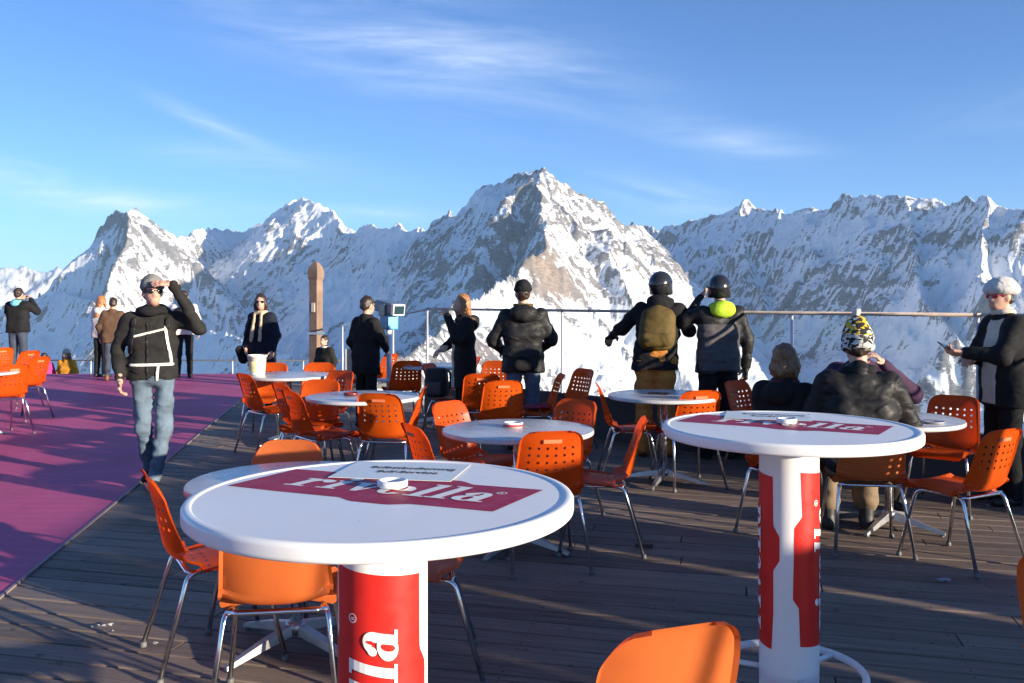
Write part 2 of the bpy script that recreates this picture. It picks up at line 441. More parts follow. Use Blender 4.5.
def DJ(px):   # depth (km) of the long crest from the middle peak to the great peak: it comes nearer to the right
    return float(np.interp(px, [250, 289, 318, 351, 389, 433, 484, 545], [14.6, 13.3, 12.5, 11.7, 10.9, 10.1, 9.3, 8.5]))
def CJ(*pts): return [(x, y, DJ(x)) for x, y in pts]
RIDGES = [
 # far background behind the left end
 ([(-200, 262, 25), (0, 267, 24.5), (20, 265, 24.4), (45, 271, 24.3), (58, 267, 24.2), (78, 272, 24), (150, 262, 23.5)], dict(s=.8, seed=1, flute=50)),
 # first peak: crest to its left foot, and the crest that runs back to the right
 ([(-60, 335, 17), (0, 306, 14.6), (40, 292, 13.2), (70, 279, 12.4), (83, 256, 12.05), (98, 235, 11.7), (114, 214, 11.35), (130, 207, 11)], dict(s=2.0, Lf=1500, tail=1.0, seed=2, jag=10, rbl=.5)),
 ([(130, 207, 11), (140, 212, 11.3), (152, 222, 11.8), (165, 233, 12.4), (180, 237, 13), (195, 229, 13.6), (210, 227, 14), (222, 230, 14.4), (250, 225, 14.6)], dict(s=.6, Lf=1600, tail=.5, seed=3, jag=10)),
 # its dividing rib towards the viewer (dark left, lit right)
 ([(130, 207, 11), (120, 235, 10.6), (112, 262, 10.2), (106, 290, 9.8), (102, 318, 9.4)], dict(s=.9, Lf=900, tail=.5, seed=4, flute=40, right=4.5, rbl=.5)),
 # shaded apron below it, running to the right and nearer
 ([(-60, 325, 14.2), (13, 303, 12.4), (58, 290, 10.9), (102, 304, 9.6), (160, 318, 8.6), (230, 336, 7.4), (300, 356, 6.3), (360, 388, 5.4)], dict(s=.5, Lf=1500, tail=.75, seed=6, flute=40)),
 # middle peak and the crest towards the great one
 (CJ((250, 225), (270, 218), (285, 205), (300, 197), (312, 202), (330, 215), (350, 227), (366, 226), (385, 223), (400, 225), (414, 230), (426, 231)), dict(s=.5, Lf=1500, tail=.62, seed=5, jag=9, flute=60)),
 # great peak: left crest, summit, right crest
 (CJ((426, 231), (440, 217), (452, 211), (465, 203), (480, 192), (500, 181), (513, 174), (530, 175), (545, 168)), dict(s=.6, Lf=1500, tail=.64, seed=7, jag=9, flute=60, rb=.25)),
 ([(545, 168, 8.5), (560, 177, 8.6), (575, 190, 8.65), (590, 194, 8.7), (600, 205, 8.8), (608, 214, 8.9), (616, 212, 9.1), (625, 219, 9.4), (637, 227, 9.9)], dict(s=.5, Lf=1800, tail=.55, seed=8, jag=9, rb=.30)),
 # its dividing spur
 ([(545, 168, 8.5), (553, 192, 8.15), (546, 216, 7.8), (528, 245, 7.4), (513, 272, 7.0), (492, 290, 6.6), (466, 306, 6.1), (435, 326, 5.5), (402, 348, 4.9), (360, 383, 4.3)], dict(s=.8, Lf=900, tail=.5, seed=9, flute=60, right=1.5, rb=.28)),
 # long wall on the right, coming nearer
 ([(637, 227, 12.8), (660, 229, 12.2), (680, 226, 11.8), (700, 218, 11.4), (722, 208, 11.0), (742, 201, 10.7), (756, 208, 10.5), (770, 206, 10.3), (783, 212, 10.15), (800, 211, 9.95), (820, 206, 9.7), (840, 193, 9.4), (860, 197, 9.2), (880, 198, 8.95), (905, 195, 8.65), (925, 200, 8.45), (950, 202, 8.2), (966, 198, 8.05), (990, 200, 7.85), (1010, 203, 7.65), (1040, 202, 7.4), (1100, 214, 7.1), (1180, 260, 6.9)], dict(s=.7, Lf=1600, tail=.6, seed=13, jag=7, flute=80, rb=.18)),
 ([(905, 195, 8.65), (911, 235, 8.2), (917, 265, 7.8), (925, 300, 7.2), (940, 335, 6.5)], dict(s=1.4, Lf=260, tail=.8, seed=14)),
 ([(985, 200, 7.85), (988, 230, 7.5), (984, 262, 7.1), (975, 290, 6.6)], dict(s=1.4, Lf=220, tail=.8, seed=15)),
 ([(742, 201, 10.7), (752, 240, 10.1), (742, 275, 9.5), (760, 300, 8.8)], dict(s=1.2, Lf=300, tail=.7, seed=16)),
]
mountains = build_mountains()

def build_haze():
    bm = bmesh.new(); box(bm, (-36000, -3000, -1950), (36000, 34000, 1950))
    m, nt, out = new_mat('thin mountain air')
    pv = N(nt, 'ShaderNodeVolumePrincipled'); pv.inputs['Density'].default_value = HAZE; pv.inputs['Color'].default_value = (.52, .76, 1.0, 1); pv.inputs['Anisotropy'].default_value = .0
    L(nt, pv.outputs[0], out.inputs['Volume'])
    o = bm_obj('haze', bm, m); tag(o, 'thin blue mountain air', 'haze', kind='stuff')
HAZE = 1.9e-5
build_haze()
# ------------------------------------------------------------------ terrace
def mat_boards():
    m, nt, out = new_mat('weathered decking')
    b = N(nt, 'ShaderNodeBsdfPrincipled'); L(nt, b.outputs[0], out.inputs[0])
    at = N(nt, 'ShaderNodeAttribute'); at.attribute_name = 'board'
    tc = N(nt, 'ShaderNodeTexCoord'); mp = N(nt, 'ShaderNodeMapping'); mp.inputs['Rotation'].default_value = (0, 0, DECK_ROT)
    mp.vector_type = 'POINT'
    L(nt, tc.outputs['Object'], mp.inputs[0])
    sc = N(nt, 'ShaderNodeVectorMath', operation='MULTIPLY'); L(nt, mp.outputs[0], sc.inputs[0]); sc.inputs[1].default_value = (1.3, 26, 1)
    of = N(nt, 'ShaderNodeCombineXYZ'); L(nt, mth(nt, 'MULTIPLY', at.outputs['Fac'], 37.0), of.inputs[0])
    ad = N(nt, 'ShaderNodeVectorMath', operation='ADD'); L(nt, sc.outputs[0], ad.inputs[0]); L(nt, of.outputs[0], ad.inputs[1])
    grain = noise_node(nt, ad.outputs[0], 1.6, 7, .65, .6)
    blot = noise_node(nt, mp.outputs[0], .9, 5, .6)
    spot = noise_node(nt, mp.outputs[0], 14, 3, .5)
    base = ramp(nt, at.outputs['Fac'], [(0, (.105, .078, .063)), (.5, (.185, .138, .110)), (1, (.28, .215, .170))])
    c = mixc(nt, mth(nt, 'MULTIPLY', grain, .9), base, ramp(nt, grain, [(.3, (.060, .045, .036)), (.72, (.36, .285, .225))]))
    c = mixc(nt, mth(nt, 'MULTIPLY', ramp_f(nt, blot, .45, .75), .45), c, (.085, .058, .044))
    c = mixc(nt, mth(nt, 'MULTIPLY', ramp_f(nt, spot, .66, .74), .6), c, (.03, .028, .027))
    sp = N(nt, 'ShaderNodeSeparateXYZ'); L(nt, mp.outputs[0], sp.inputs[0])
    dx = mth(nt, 'MULTIPLY', mth(nt, 'SUBTRACT', mth(nt, 'FRACT', mth(nt, 'DIVIDE', sp.outputs[0], .62)), .5), .62)
    dy = mth(nt, 'SUBTRACT', mth(nt, 'MULTIPLY', mth(nt, 'ABSOLUTE', mth(nt, 'SUBTRACT', mth(nt, 'FRACT', mth(nt, 'MULTIPLY_ADD', sp.outputs[1], 1 / .157, .5)), .5)), .157), .045)
    rr_ = mth(nt, 'SQRT', mth(nt, 'ADD', mth(nt, 'MULTIPLY', dx, dx), mth(nt, 'MULTIPLY', dy, dy)))
    c = mixc(nt, mth(nt, 'LESS_THAN', rr_, .0052), c, (.022, .021, .020))
    L(nt, c, b.inputs['Base Color'])
    b.inputs['Roughness'].default_value = .66; b.inputs['Specular IOR Level'].default_value = .3
    L(nt, bump(nt, mth(nt, 'ADD', grain, mth(nt, 'MULTIPLY', spot, .3)), .55, .006), b.inputs['Normal'])
    return m
def ramp_f(nt, f, a, b_):
    mr = N(nt, 'ShaderNodeMapRange', interpolation_type='SMOOTHSTEP'); L(nt, f, mr.inputs[0]); mr.inputs[1].default_value = a; mr.inputs[2].default_value = b_
    return mr.outputs[0]
DECK_ROT = math.atan2(.25, 1.0)     # boards run along (1, -.25)
DECK = [(-16, 18.5), (-4.2, 18.5), (-0.9, 12.35), (3.95, 7.35), (7.2, 4.0), (7.2, -7), (-16, -7)]
def build_deck():
    bd = Vector((math.cos(DECK_ROT), -math.sin(DECK_ROT))); bn = Vector((math.sin(DECK_ROT), math.cos(DECK_ROT)))
    bm = bmesh.new(); lay = bm.faces.layers.float.new('board')
    rnd = random.Random(4); W = .1465; PITCH = .157
    k0 = int(min(bn.dot(Vector(p)) for p in DECK) / PITCH) - 1; k1 = int(max(bn.dot(Vector(p)) for p in DECK) / PITCH) + 1
    for k in range(k0, k1):
        # span of this board inside the outline
        c = k * PITCH; ts = []
        n = len(DECK)
        for i in range(n):
            a, b = Vector(DECK[i]), Vector(DECK[(i + 1) % n]); da, db = bn.dot(a) - c, bn.dot(b) - c
            if da * db < 0:
                t = da / (da - db); ts.append(bd.dot(a + (b - a) * t))
        if len(ts) < 2: continue
        t0, t1 = min(ts), max(ts); x = t0 - rnd.random() * 4
        while x < t1:
            e = x + 4.0; a_, b_ = max(x, t0) + .003, min(e, t1) - .003
            if b_ - a_ > .05:
                dz = rnd.uniform(-.0015, .0015); v = rnd.random()
                P2 = [bd * a_ + bn * (c - W / 2), bd * b_ + bn * (c - W / 2), bd * b_ + bn * (c + W / 2), bd * a_ + bn * (c + W / 2)]
                ins = .004
                Q2 = [bd * (a_ + .001) + bn * (c - W / 2 + ins), bd * (b_ - .001) + bn * (c - W / 2 + ins), bd * (b_ - .001) + bn * (c + W / 2 - ins), bd * (a_ + .001) + bn * (c + W / 2 - ins)]
                lo = [bm.verts.new((p.x, p.y, -.035)) for p in P2]; mid = [bm.verts.new((p.x, p.y, -.004 + dz)) for p in P2]; hi = [bm.verts.new((p.x, p.y, dz)) for p in Q2]
                fs = [bm.faces.new(hi)]
                for i in range(4):
                    j = (i + 1) % 4
                    fs.append(bm.faces.new((mid[i], mid[j], hi[j], hi[i]))); fs.append(bm.faces.new((lo[i], lo[j], mid[j], mid[i])))
                for f in fs: f[lay] = v
            x = e
    o = bm_obj('deck', bm, mat_boards()); tag(o, 'weathered grey brown timber terrace boards', 'deck', kind='structure')
    bm = bmesh.new()
    vs = [bm.verts.new((x, y, -.06)) for x, y in DECK]; ws = [bm.verts.new((x, y, -.55)) for x, y in DECK]
    bm.faces.new(vs); n = len(vs)
    for i in range(n): bm.faces.new((vs[i], vs[(i + 1) % n], ws[(i + 1) % n], ws[i]))
    o = bm_obj('deck_substructure', bm, surf('dark joists', (.02, .018, .017), .9)); tag(o, 'dark frame under the terrace boards', 'substructure', kind='structure')
build_deck()

def build_purple():
    m, nt, out = new_mat('purple coating')
    b = N(nt, 'ShaderNodeBsdfPrincipled'); L(nt, b.outputs[0], out.inputs[0])
    v = coords(nt); n1 = noise_node(nt, v, .8, 6, .65, .5); n2 = noise_node(nt, v, 9, 5, .6)
    wear = noise_node(nt, coords(nt, 'Object', (1, .35, 1)), 2.2, 6, .65, 1.2)
    c = ramp(nt, n1, [(.3, (.42, .062, .165)), (.7, (.56, .10, .245))])
    c = mixc(nt, mth(nt, 'MULTIPLY', ramp_f(nt, wear, .56, .75), .3), c, (.50, .20, .29))
    L(nt, mixc(nt, mth(nt, 'MULTIPLY', ramp_f(nt, n2, .6, .75), .3), c, (.26, .05, .12)), b.inputs['Base Color'])
    b.inputs['Roughness'].default_value = .62; b.inputs['Specular IOR Level'].default_value = .3
    wv = N(nt, 'ShaderNodeTexWave', bands_direction='Y'); L(nt, coords(nt, 'Object', (.25, 1, 1)), wv.inputs[0]); wv.inputs['Scale'].default_value = 2.0; wv.inputs['Distortion'].default_value = 2.5
    L(nt, bump(nt, mth(nt, 'ADD', n2, mth(nt, 'MULTIPLY', wv.outputs['Fac'], .6)), .35, .006), b.inputs['Normal'])
    e0, e1 = Vector((-.95, -5.5)), Vector((-4.93, 18.47))   # line of the seam
    a, b_ = Vector((-2.62, 4.6)), Vector((-4.13, 13.7)); d = (b_ - a).normalized()
    p0 = a + d * ((-6.9 - a.y) / d.y); p1 = a + d * ((18.46 - a.y) / d.y)
    bm = bmesh.new(); rows = 60; ring = []
    for i in range(rows + 1):
        t = i / rows; p = p0.lerp(p1, t)
        ring.append([bm.verts.new((p.x + (-15.95 - p.x) * s, p.y, .006)) for s in (0, .05, .2, .5, 1)])
    for q, r_ in zip(ring[:-1], ring[1:]):
        for k in range(4): bm.faces.new((q[k], q[k + 1], r_[k + 1], r_[k]))
    o = bm_obj('purple_floor', bm, m); tag(o, 'purple coated part of the terrace floor', 'floor', kind='structure')
    # pale seam strip
    bm = bmesh.new(); nrm = Vector((d.y, -d.x))
    q = [p0, p0 + nrm * .018, p1 + nrm * .018, p1]
    vs = [bm.verts.new((p.x, p.y, .011)) for p in q]; ws = [bm.verts.new((p.x, p.y, .001)) for p in q]
    bm.faces.new(vs)
    for i in range(4): bm.faces.new((vs[i], vs[(i + 1) % 4], ws[(i + 1) % 4], ws[i]))
    o = bm_obj('floor_edge_strip', bm, surf('worn edge strip', (.26, .20, .20), .6)); tag(o, 'pale strip between boards and purple floor', 'edge strip', kind='structure')
build_purple()

# ------------------------------------------------------------------ glass railing
M_STEEL = surf('brushed steel', (.62, .63, .64), .28, 1.0, .06, 20)
M_CHROME = surf('chromed tube', (.74, .74, .75), .14, 1.0, .05, 30, rvar=.06)
M_RAILTOP = surf('weathered wooden handrail', (.46, .37, .31), .6, 0, .25, 9)
M_POST = surf('pale grey post', (.62, .63, .64), .4, .2, .05, 9)
M_DARK = surf('dark grey sheet metal', (.055, .056, .06), .55, .0, .15, 4)
def mat_glass():
    m, nt, out = new_mat('thin clear glass')
    tr = N(nt, 'ShaderNodeBsdfTransparent'); tr.inputs[0].default_value = (.93, .96, .965, 1)
    gl = N(nt, 'ShaderNodeBsdfGlossy'); gl.inputs['Roughness'].default_value = .01
    fr = N(nt, 'ShaderNodeFresnel'); fr.inputs['IOR'].default_value = 1.45
    df = N(nt, 'ShaderNodeBsdfDiffuse'); df.inputs[0].default_value = (.7, .72, .75, 1)
    mx = N(nt, 'ShaderNodeMixShader'); L(nt, fr.outputs[0], mx.inputs[0]); L(nt, tr.outputs[0], mx.inputs[1]); L(nt, gl.outputs[0], mx.inputs[2])
    m2 = N(nt, 'ShaderNodeMixShader'); L(nt, mth(nt, 'MULTIPLY', ramp_f(nt, noise_node(nt, coords(nt), 2.5, 6, .7, 1.0), .5, .85), .09), m2.inputs[0]); L(nt, mx.outputs[0], m2.inputs[1]); L(nt, df.outputs[0], m2.inputs[2])
    L(nt, m2.outputs[0], out.inputs[0])
    return m
M_GLASS = mat_glass()
def railing(a, b, za, zb, n, label, foot=.5, top_mat=None, ends=(True, True), solid=None, rail_r=.016, glass=True, at=None):
    """balustrade from a to b (x, y); top heights za, zb; n bays"""
    a = Vector(a); b = Vector(b); d = b - a; ang = math.atan2(d.y, d.x); ln = d.length
    fr = at or [i / n for i in range(n + 1)]; n = len(fr) - 1
    root = empty('glass_railing' if glass else 'metal_railing', (a.x, a.y, 0), ang, label, 'railing')
    bm = bmesh.new(); tube(bm, [(-.03, 0, za), (ln + .03, 0, zb)], rail_r, 12)
    bm_obj('handrail', bm, top_mat or M_RAILTOP, root, True)
    for i in range(n + 1):
        if (i == 0 and not ends[0]) or (i == n and not ends[1]): continue
        x = ln * fr[i]; z = za + (zb - za) * fr[i]
        bm = bmesh.new(); tube(bm, [(x, 0, -.3), (x, 0, z - rail_r)], .014, 8)
        bm_obj('post', bm, M_POST, root, True)
    if foot > 0:
        bm = bmesh.new(); box(bm, (-.02, -.035, -.35), (ln + .02, .035, foot))
        bm_obj('kick_panel', bm, solid or M_DARK, root)
    if glass:
        for i in range(n):
            x0 = ln * fr[i] + .035; x1 = ln * fr[i + 1] - .035
            z0 = za + (zb - za) * fr[i]; z1 = za + (zb - za) * fr[i + 1]
            bm = bmesh.new()
            vs = [bm.verts.new(p) for p in ((x0, .004, foot + .015), (x1, .004, foot + .015), (x1, .004, z1 - .05), (x0, .004, z0 - .05))]
            bm.faces.new(vs)
            bm_obj('glass_pane', bm, M_GLASS, root)
    return root
RA, RB_ = (-1.13, 12.0), (3.70, 7.15)
railing(RA, RB_, 1.40, 1.40, 4, 'long glass railing with brown handrail behind the standing visitors', .46, at=[0, .352, .767, 1.0])
railing(RB_, (6.6, 4.25), 1.40, 1.40, 2, 'glass railing continuing past the woman in the white fur hat', .46, ends=(False, True))
M_PALE = surf('pale grey panel', (.42, .41, .38), .6, 0, .12, 3)
railing((-3.05, 16.2), RA, 1.06, 1.40, 3, 'sloping steel railing with pale panels between the wooden post and telescope', .0, M_STEEL, ends=(True, False), glass=False)
# panels of the stair opening
root = empty('stair_enclosure', (-2.95, 15.9, 0), 0, 'pale grey sheet enclosure beside the wooden post', 'enclosure')
for i, (x0, x1, y, h) in enumerate(((0.02, .15, -.1, .66), (.17, .33, -.18, .80), (.36, .50, -.3, .98), (.53, .95, -.5, .40))):
    bm = bmesh.new(); box(bm, (x0, y, 0), (x1, y + .04, h), bev=.005); bm_obj('panel', bm, M_PALE if i != 3 else surf('grey panel', (.22, .22, .21), .6), root)
# low railing of the terrace below the far edge
railing((-18, 20.9), (-3.2, 20.9), .12, .12, 9, 'low dark railing of the lower terrace beyond the purple floor', .0, M_DARK, glass=False, rail_r=.016)
bm = bmesh.new(); box(bm, (-19, 18.7, -1.35), (-3, 21.2, -1.12)); tag(bm_obj('lower_terrace', bm, surf('trodden snow', (.78, .8, .83), .8, 0, .06, 3, .4, 12, .03)), 'snowy lower terrace below the deck edge', 'terrace', kind='structure')

# ------------------------------------------------------------------ parapet at the right, unseen, added to shade the boards; its gaps cast streaks
M_TIMBER = surf('brown stained timber', (.16, .09, .05), .65, 0, .25, 6, .3, 30)
def shade_wall(x, y0, y1, h, gaps):
    root = empty('timber_shade_screen', (x, y0, 0), 0, 'unseen brown timber windbreak along the right edge of the terrace', 'shade screen')
    y = y0; k = 0
    for g0, g1 in gaps + [(y1, y1)]:
        if g0 - y > .05:
            bm = bmesh.new(); box(bm, (0, y - y0, 0), (.06, g0 - y0, h), bev=.006); bm_obj('panel', bm, M_TIMBER, root)
            bm = bmesh.new(); box(bm, (-.03, y - y0, h + .003), (.09, g0 - y0, h + .043), bev=.006); bm_obj('capping', bm, M_TIMBER, root)
        y = g1
shade_wall(6.75, -1.25, 2.35, 1.78, [(-.62, -.575), (.18, .25), (.92, .955), (1.35, 1.47), (1.95, 1.985)])
for k, (yy, hh) in enumerate(((-1.62, 2.6), (-2.05, 2.6))):  # poles added out of view to cast thin stripes on the boards
    rt_ = empty('shadow_pole', (6.75, yy, 0), 0, 'unseen shadow pole added at the end of the timber windbreak, %s of two' % ('inner', 'outer')[k], 'pole', 'added shadow poles')
    bm = bmesh.new(); tube(bm, [(0, 0, 0), (0, 0, hh)], .024, 12); bm_obj('pole', bm, M_STEEL, rt_, True)
    bm = bmesh.new(); lathe(bm, [(.22, 0), (.22, .05), (.05, .07), (.03, .2)], 24, None, True); bm_obj('foot', bm, M_DARK, rt_, True)

# ------------------------------------------------------------------ carved wooden post
def wooden_post():
    Y = 15.6; c = P(316, Y); s = 900 / Y
    root = empty('wooden_post', (c.x, c.y, 0), R(-25), 'tall square wooden post with carved pyramid top and small plate', 'post')
    w = 4.9 / s; top = EYE + 26 / s
    wood = surf('brown carved timber', (.22, .145, .10), .6, 0, .3, 5, .4, 24)
    bm = bmesh.new(); box(bm, (-w, -w, -.4), (w, w, top), bev=.012); bm_obj('shaft', bm, wood, root)
    bm = bmesh.new(); W = 5.7 / s
    prof = [(W * 1.25, top - .10), (W * 1.42, top - .05), (W * 1.42, top + .06), (W * 1.2, top + .12), (W * .5, top + .20), (.01, top + .215)]
    lathe(bm, prof, 4, Matrix.Rotation(R(45), 4, 'Z'), True); bm_obj('carved_head', bm, wood, root)
    bm = bmesh.new(); box(bm, (-.03, -w - .012, top - .66), (.045, -w - .001, top - .50), bev=.003); bm_obj('plate', bm, surf('cream plate', (.75, .66, .5), .4), root)
    bm = bmesh.new(); box(bm, (-w - .02, -w - .02, .92), (w + .02, w + .02, .97), bev=.004); bm_obj('steel_band', bm, M_STEEL, root)
wooden_post()

# ------------------------------------------------------------------ coin telescope
def telescope():
    Y = 11.0; s = 900 / Y; c = P(389, Y)
    root = empty('viewing_telescope', (c.x, c.y, 0), R(-50), 'blue and grey coin operated telescope on a white pole', 'telescope')
    blue = surf('sky blue enamel', (.10, .36, .62), .35, 0, .06, 6)
    white = surf('white enamel', (.75, .76, .77), .4, 0, .05, 6)
    bm = bmesh.new(); tube(bm, [(0, 0, 0), (0, 0, 1.2)], .032, 16); bm_obj('pole', bm, white, root, True)
    bm = bmesh.new(); lathe(bm, [(.2, 0), (.2, .025), (.06, .05), (.04, .12)], 28, None, True); bm_obj('base', bm, white, root, True)
    bm = bmesh.new(); box(bm, (-.22, -.1, .52), (.12, .1, .55), bev=.008); bm_obj('step', bm, white, root)
    bm = bmesh.new(); box(bm, (-.10, -.075, 1.16), (.10, .075, 1.36), bev=.02); bm_obj('coin_box', bm, blue, root)
    h = bm_obj('yoke', (lambda b: (box(b, (-.07, -.11, 1.33), (.07, -.09, 1.47), bev=.006), box(b, (-.07, .09, 1.33), (.07, .11, 1.47), bev=.006), b)[2])(bmesh.new()), surf('grey cast metal', (.2, .22, .24), .4, .6), root)
    bm = bmesh.new()
    M = Matrix.Translation((0, 0, 1.43)) @ Matrix.Rotation(R(8), 4, 'Y')
    box(bm, (-.20, -.085, -.07), (.17, .085, .07), M, .02); bd = bm_obj('binocular_body', bm, surf('slate grey enamel', (.13, .17, .21), .4, .2), root)
    for yy in (-.04, .04):
        bm = bmesh.new(); lathe(bm, [(.03, -.32), (.036, -.30), (.03, -.27), (.028, -.2)], 18, Matrix.Translation((0, yy, 1.43)) @ Matrix.Rotation(R(90 + 8), 4, 'Y'), True)
        bm_obj('eyepiece', bm, surf('black rubber', (.02, .02, .02), .6), bd, True)
    bm = bmesh.new(); box(bm, (.172, -.085, -.068), (.23, .085, .068), M, .012); hd = bm_obj('front_hood', bm, white, root)
    bm = bmesh.new(); box(bm, (.231, -.068, -.05), (.236, .068, .05), M); bm_obj('front_lens', bm, surf('dark coated lens', (.02, .05, .06), .08), hd)
telescope()
# ------------------------------------------------------------------ chairs
def mat_orange(name='orange moulded plastic', lo=(.78, .135, .008), hi=(.88, .19, .016), alt=(.76, .095, .008)):
    m, nt, out = new_mat(name)
    b = N(nt, 'ShaderNodeBsdfPrincipled')
    oi = N(nt, 'ShaderNodeObjectInfo'); v = coords(nt)
    f = noise_node(nt, v, 5, 5, .6)
    c1 = ramp(nt, f, [(.3, lo), (.7, hi)])
    c2 = mixc(nt, mth(nt, 'MULTIPLY', oi.outputs['Random'], .55), c1, alt)
    sc = noise_node(nt, v, 26, 6, .7)
    L(nt, mixc(nt, mth(nt, 'MULTIPLY', ramp_f(nt, sc, .62, .74), .22), c2, (.78, .42, .22)), b.inputs['Base Color'])
    mr = N(nt, 'ShaderNodeMapRange'); L(nt, noise_node(nt, v, 11, 5, .65), mr.inputs[0]); mr.inputs[3].default_value = .2; mr.inputs[4].default_value = .48
    L(nt, mr.outputs[0], b.inputs['Roughness']); b.inputs['Specular IOR Level'].default_value = .5
    L(nt, bump(nt, sc, .08, .002), b.inputs['Normal'])
    tr = N(nt, 'ShaderNodeBsdfTranslucent'); tr.inputs[0].default_value = (.85, .13, .01, 1)
    mx = N(nt, 'ShaderNodeMixShader'); mx.inputs[0].default_value = .26
    L(nt, b.outputs[0], mx.inputs[1]); L(nt, tr.outputs[0], mx.inputs[2]); L(nt, mx.outputs[0], out.inputs[0])
    return m
M_ORANGE = mat_orange()
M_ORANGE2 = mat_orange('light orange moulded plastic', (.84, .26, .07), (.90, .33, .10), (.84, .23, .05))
M_ALU = surf('cast aluminium', (.50, .50, .51), .38, .9, .06, 3, rvar=.04)
M_FOOT = surf('grey plastic cap', (.12, .12, .12), .6)

def chair_shell(holes=True):
    prof = [(.232, .392), (.238, .415), (.226, .436), (.19, .446), (.10, .441), (0, .432), (-.09, .427), (-.15, .431), (-.190, .449), (-.213, .486), (-.226, .54), (-.243, .62), (-.262, .70), (-.277, .765), (-.284, .790), (-.290, .802)]
    P_ = smooth_path([(0, y, z) for y, z in prof], 12)
    cum = [0]
    for a, b in zip(P_[:-1], P_[1:]): cum.append(cum[-1] + (b - a).length)
    Lt = cum[-1]
    def at(s):
        i = min(max(np.searchsorted(cum, s) - 1, 0), len(P_) - 2); t = (s - cum[i]) / max(cum[i + 1] - cum[i], 1e-9)
        p = P_[i].lerp(P_[i + 1], t); d = (P_[i + 1] - P_[i]).normalized(); return p, d
    nu, nv = 30, 80
    sb = next(c for c, p in zip(cum, P_) if p.z > .47 and p.y < -.1)    # arc length at the bend
    def hw(s):
        if s < sb: return .198 + .012 * math.sin(math.pi * s / sb)
        t = (s - sb) / (Lt - sb); return .200 - .026 * t
    def corner(s):
        rc = .075 if holes else .12; k = 1.0
        for d in (s, Lt - s):
            if d < rc:
                q = 1 - math.sqrt(max(0, 1 - ((rc - d) / rc) ** 2)); k = min(k, 1 - q * (.42 if holes else .52))
        return k
    V = {}
    def pt(i, j, du=0., dv=0.):
        s = Lt * (j + dv) / nv; u = ((i + du) / nu * 2 - 1)
        p, d = at(s); n = Vector((0, d.z, -d.y)).normalized()
        if n.z < 0 and s < sb: n = -n
        # n points to the sitter
        n = Vector((0, -d.z, d.y)); 
        n = n if (n.y > 0 or n.z > 0) else -n
        e = abs(u); w = hw(s) * corner(s)
        tb = math.exp(-((s - sb) / .13) ** 2)
        up = (.016 + .030 * tb + (.020 if s > sb else 0.0)) * e ** 2.4
        if s < .07: up *= s / .07
        if Lt - s < .10: up *= max(0, (Lt - s) / .10) ** .7
        lip = -.014 * max(0, (e - .93) / .07) ** 1.5
        q = p + n * (up + lip) + Vector((u * w, 0, 0))
        return q
    bm = bmesh.new()
    grid = [[bm.verts.new(pt(i, j)) for i in range(nu + 1)] for j in range(nv + 1)]
    dead = set()
    cell = Lt / nv
    def hole(ic, jc):
        # centre vertex (ic, jc) with its 8 neighbours becomes a round hole
        ru = .0080 / (2 * hw(Lt * jc / nv) / nu); rv = .0080 / cell
        for a in range(8):
            di, dj = [(1, 0), (1, 1), (0, 1), (-1, 1), (-1, 0), (-1, -1), (0, -1), (1, -1)][a]
            th = a * math.pi / 4
            grid[jc + dj][ic + di].co = pt(ic, jc, ru * math.cos(th), rv * math.sin(th))
        for dj in (-1, 0):
            for di in (-1, 0): dead.add((ic + di, jc + dj))
    jt = nv - 10
    for r_ in range(4 if holes else 0):
        for c in range(6): hole(5 + 4 * c, jt - 4 * r_)
    jb = int(sb / cell) - 11
    for r_ in range(2 if holes else 0):
        for c in range(6): hole(5 + 4 * c, jb - 4 * r_)
    for j in range(nv):
        for i in range(nu):
            if (i, j) in dead: continue
            bm.faces.new((grid[j][i], grid[j][i + 1], grid[j + 1][i + 1], grid[j + 1][i]))
    for v in [v for v in bm.verts if not v.link_faces]: bm.verts.remove(v)
    bmesh.ops.solidify(bm, geom=bm.faces[:], thickness=.005)
    return bm

def make_chair(holes=True):
    root = empty('plastic_chair')
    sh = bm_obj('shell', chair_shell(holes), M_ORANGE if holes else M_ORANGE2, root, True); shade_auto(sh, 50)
    # pale oblong mark moulded into the back of the shell, near its top
    bm = bmesh.new(); M = Matrix.Translation((0, -.2835, .742)) @ Matrix.Rotation(R(-76), 4, 'X')
    box(bm, (-.052, -.011, 0), (.052, .011, .004), M, .0018)
    if holes: bm_obj('name_plate', bm, surf('pale orange plate', (.72, .20, .09), .3), root)
    else: bm.free()
    zr = .405
    bm = bmesh.new()
    tube(bm, round_path([(.155, .15, zr), (.155, -.15, zr), (-.155, -.15, zr), (-.155, .15, zr), (.155, .15, zr)], .03), .0085, 8)
    tube(bm, [(-.18, -.14, zr + .001), (.18, -.14, zr + .001)], .0085, 8)
    bm_obj('seat_frame', bm, M_CHROME, root, True)
    for sx in (-1, 1):
        for sy in (1, -1):
            top = (sx * .157, sy * .09, zr + .004); kn = (sx * .180, sy * .15, zr - .004); ft = (sx * .225, sy * (.235 if sy > 0 else .265), .012)
            bm = bmesh.new(); tube(bm, round_path([top, kn, ft], .035), .0105, 10)
            lg = bm_obj('leg', bm, M_CHROME, root, True)
            bm = bmesh.new(); lathe(bm, [(.0145, .0), (.0155, .004), (.0145, .02), (.011, .024)], 12, Matrix.Translation((ft[0], ft[1], 0)), True)
            bm_obj('foot_cap', bm, M_FOOT, lg, True)
    return root
CHAIR0 = make_chair(); CHAIR1 = make_chair(False); _used = {}
def chair_at(x, y, yaw, label, group, plain=False):
    src = CHAIR1 if plain else CHAIR0
    o = src if plain not in _used else copy_tree(src)
    _used[plain] = True
    o.location = (x, y, .002); o.rotation_euler = (0, 0, R(yaw)); tag(o, label, 'chair', group)
    return o
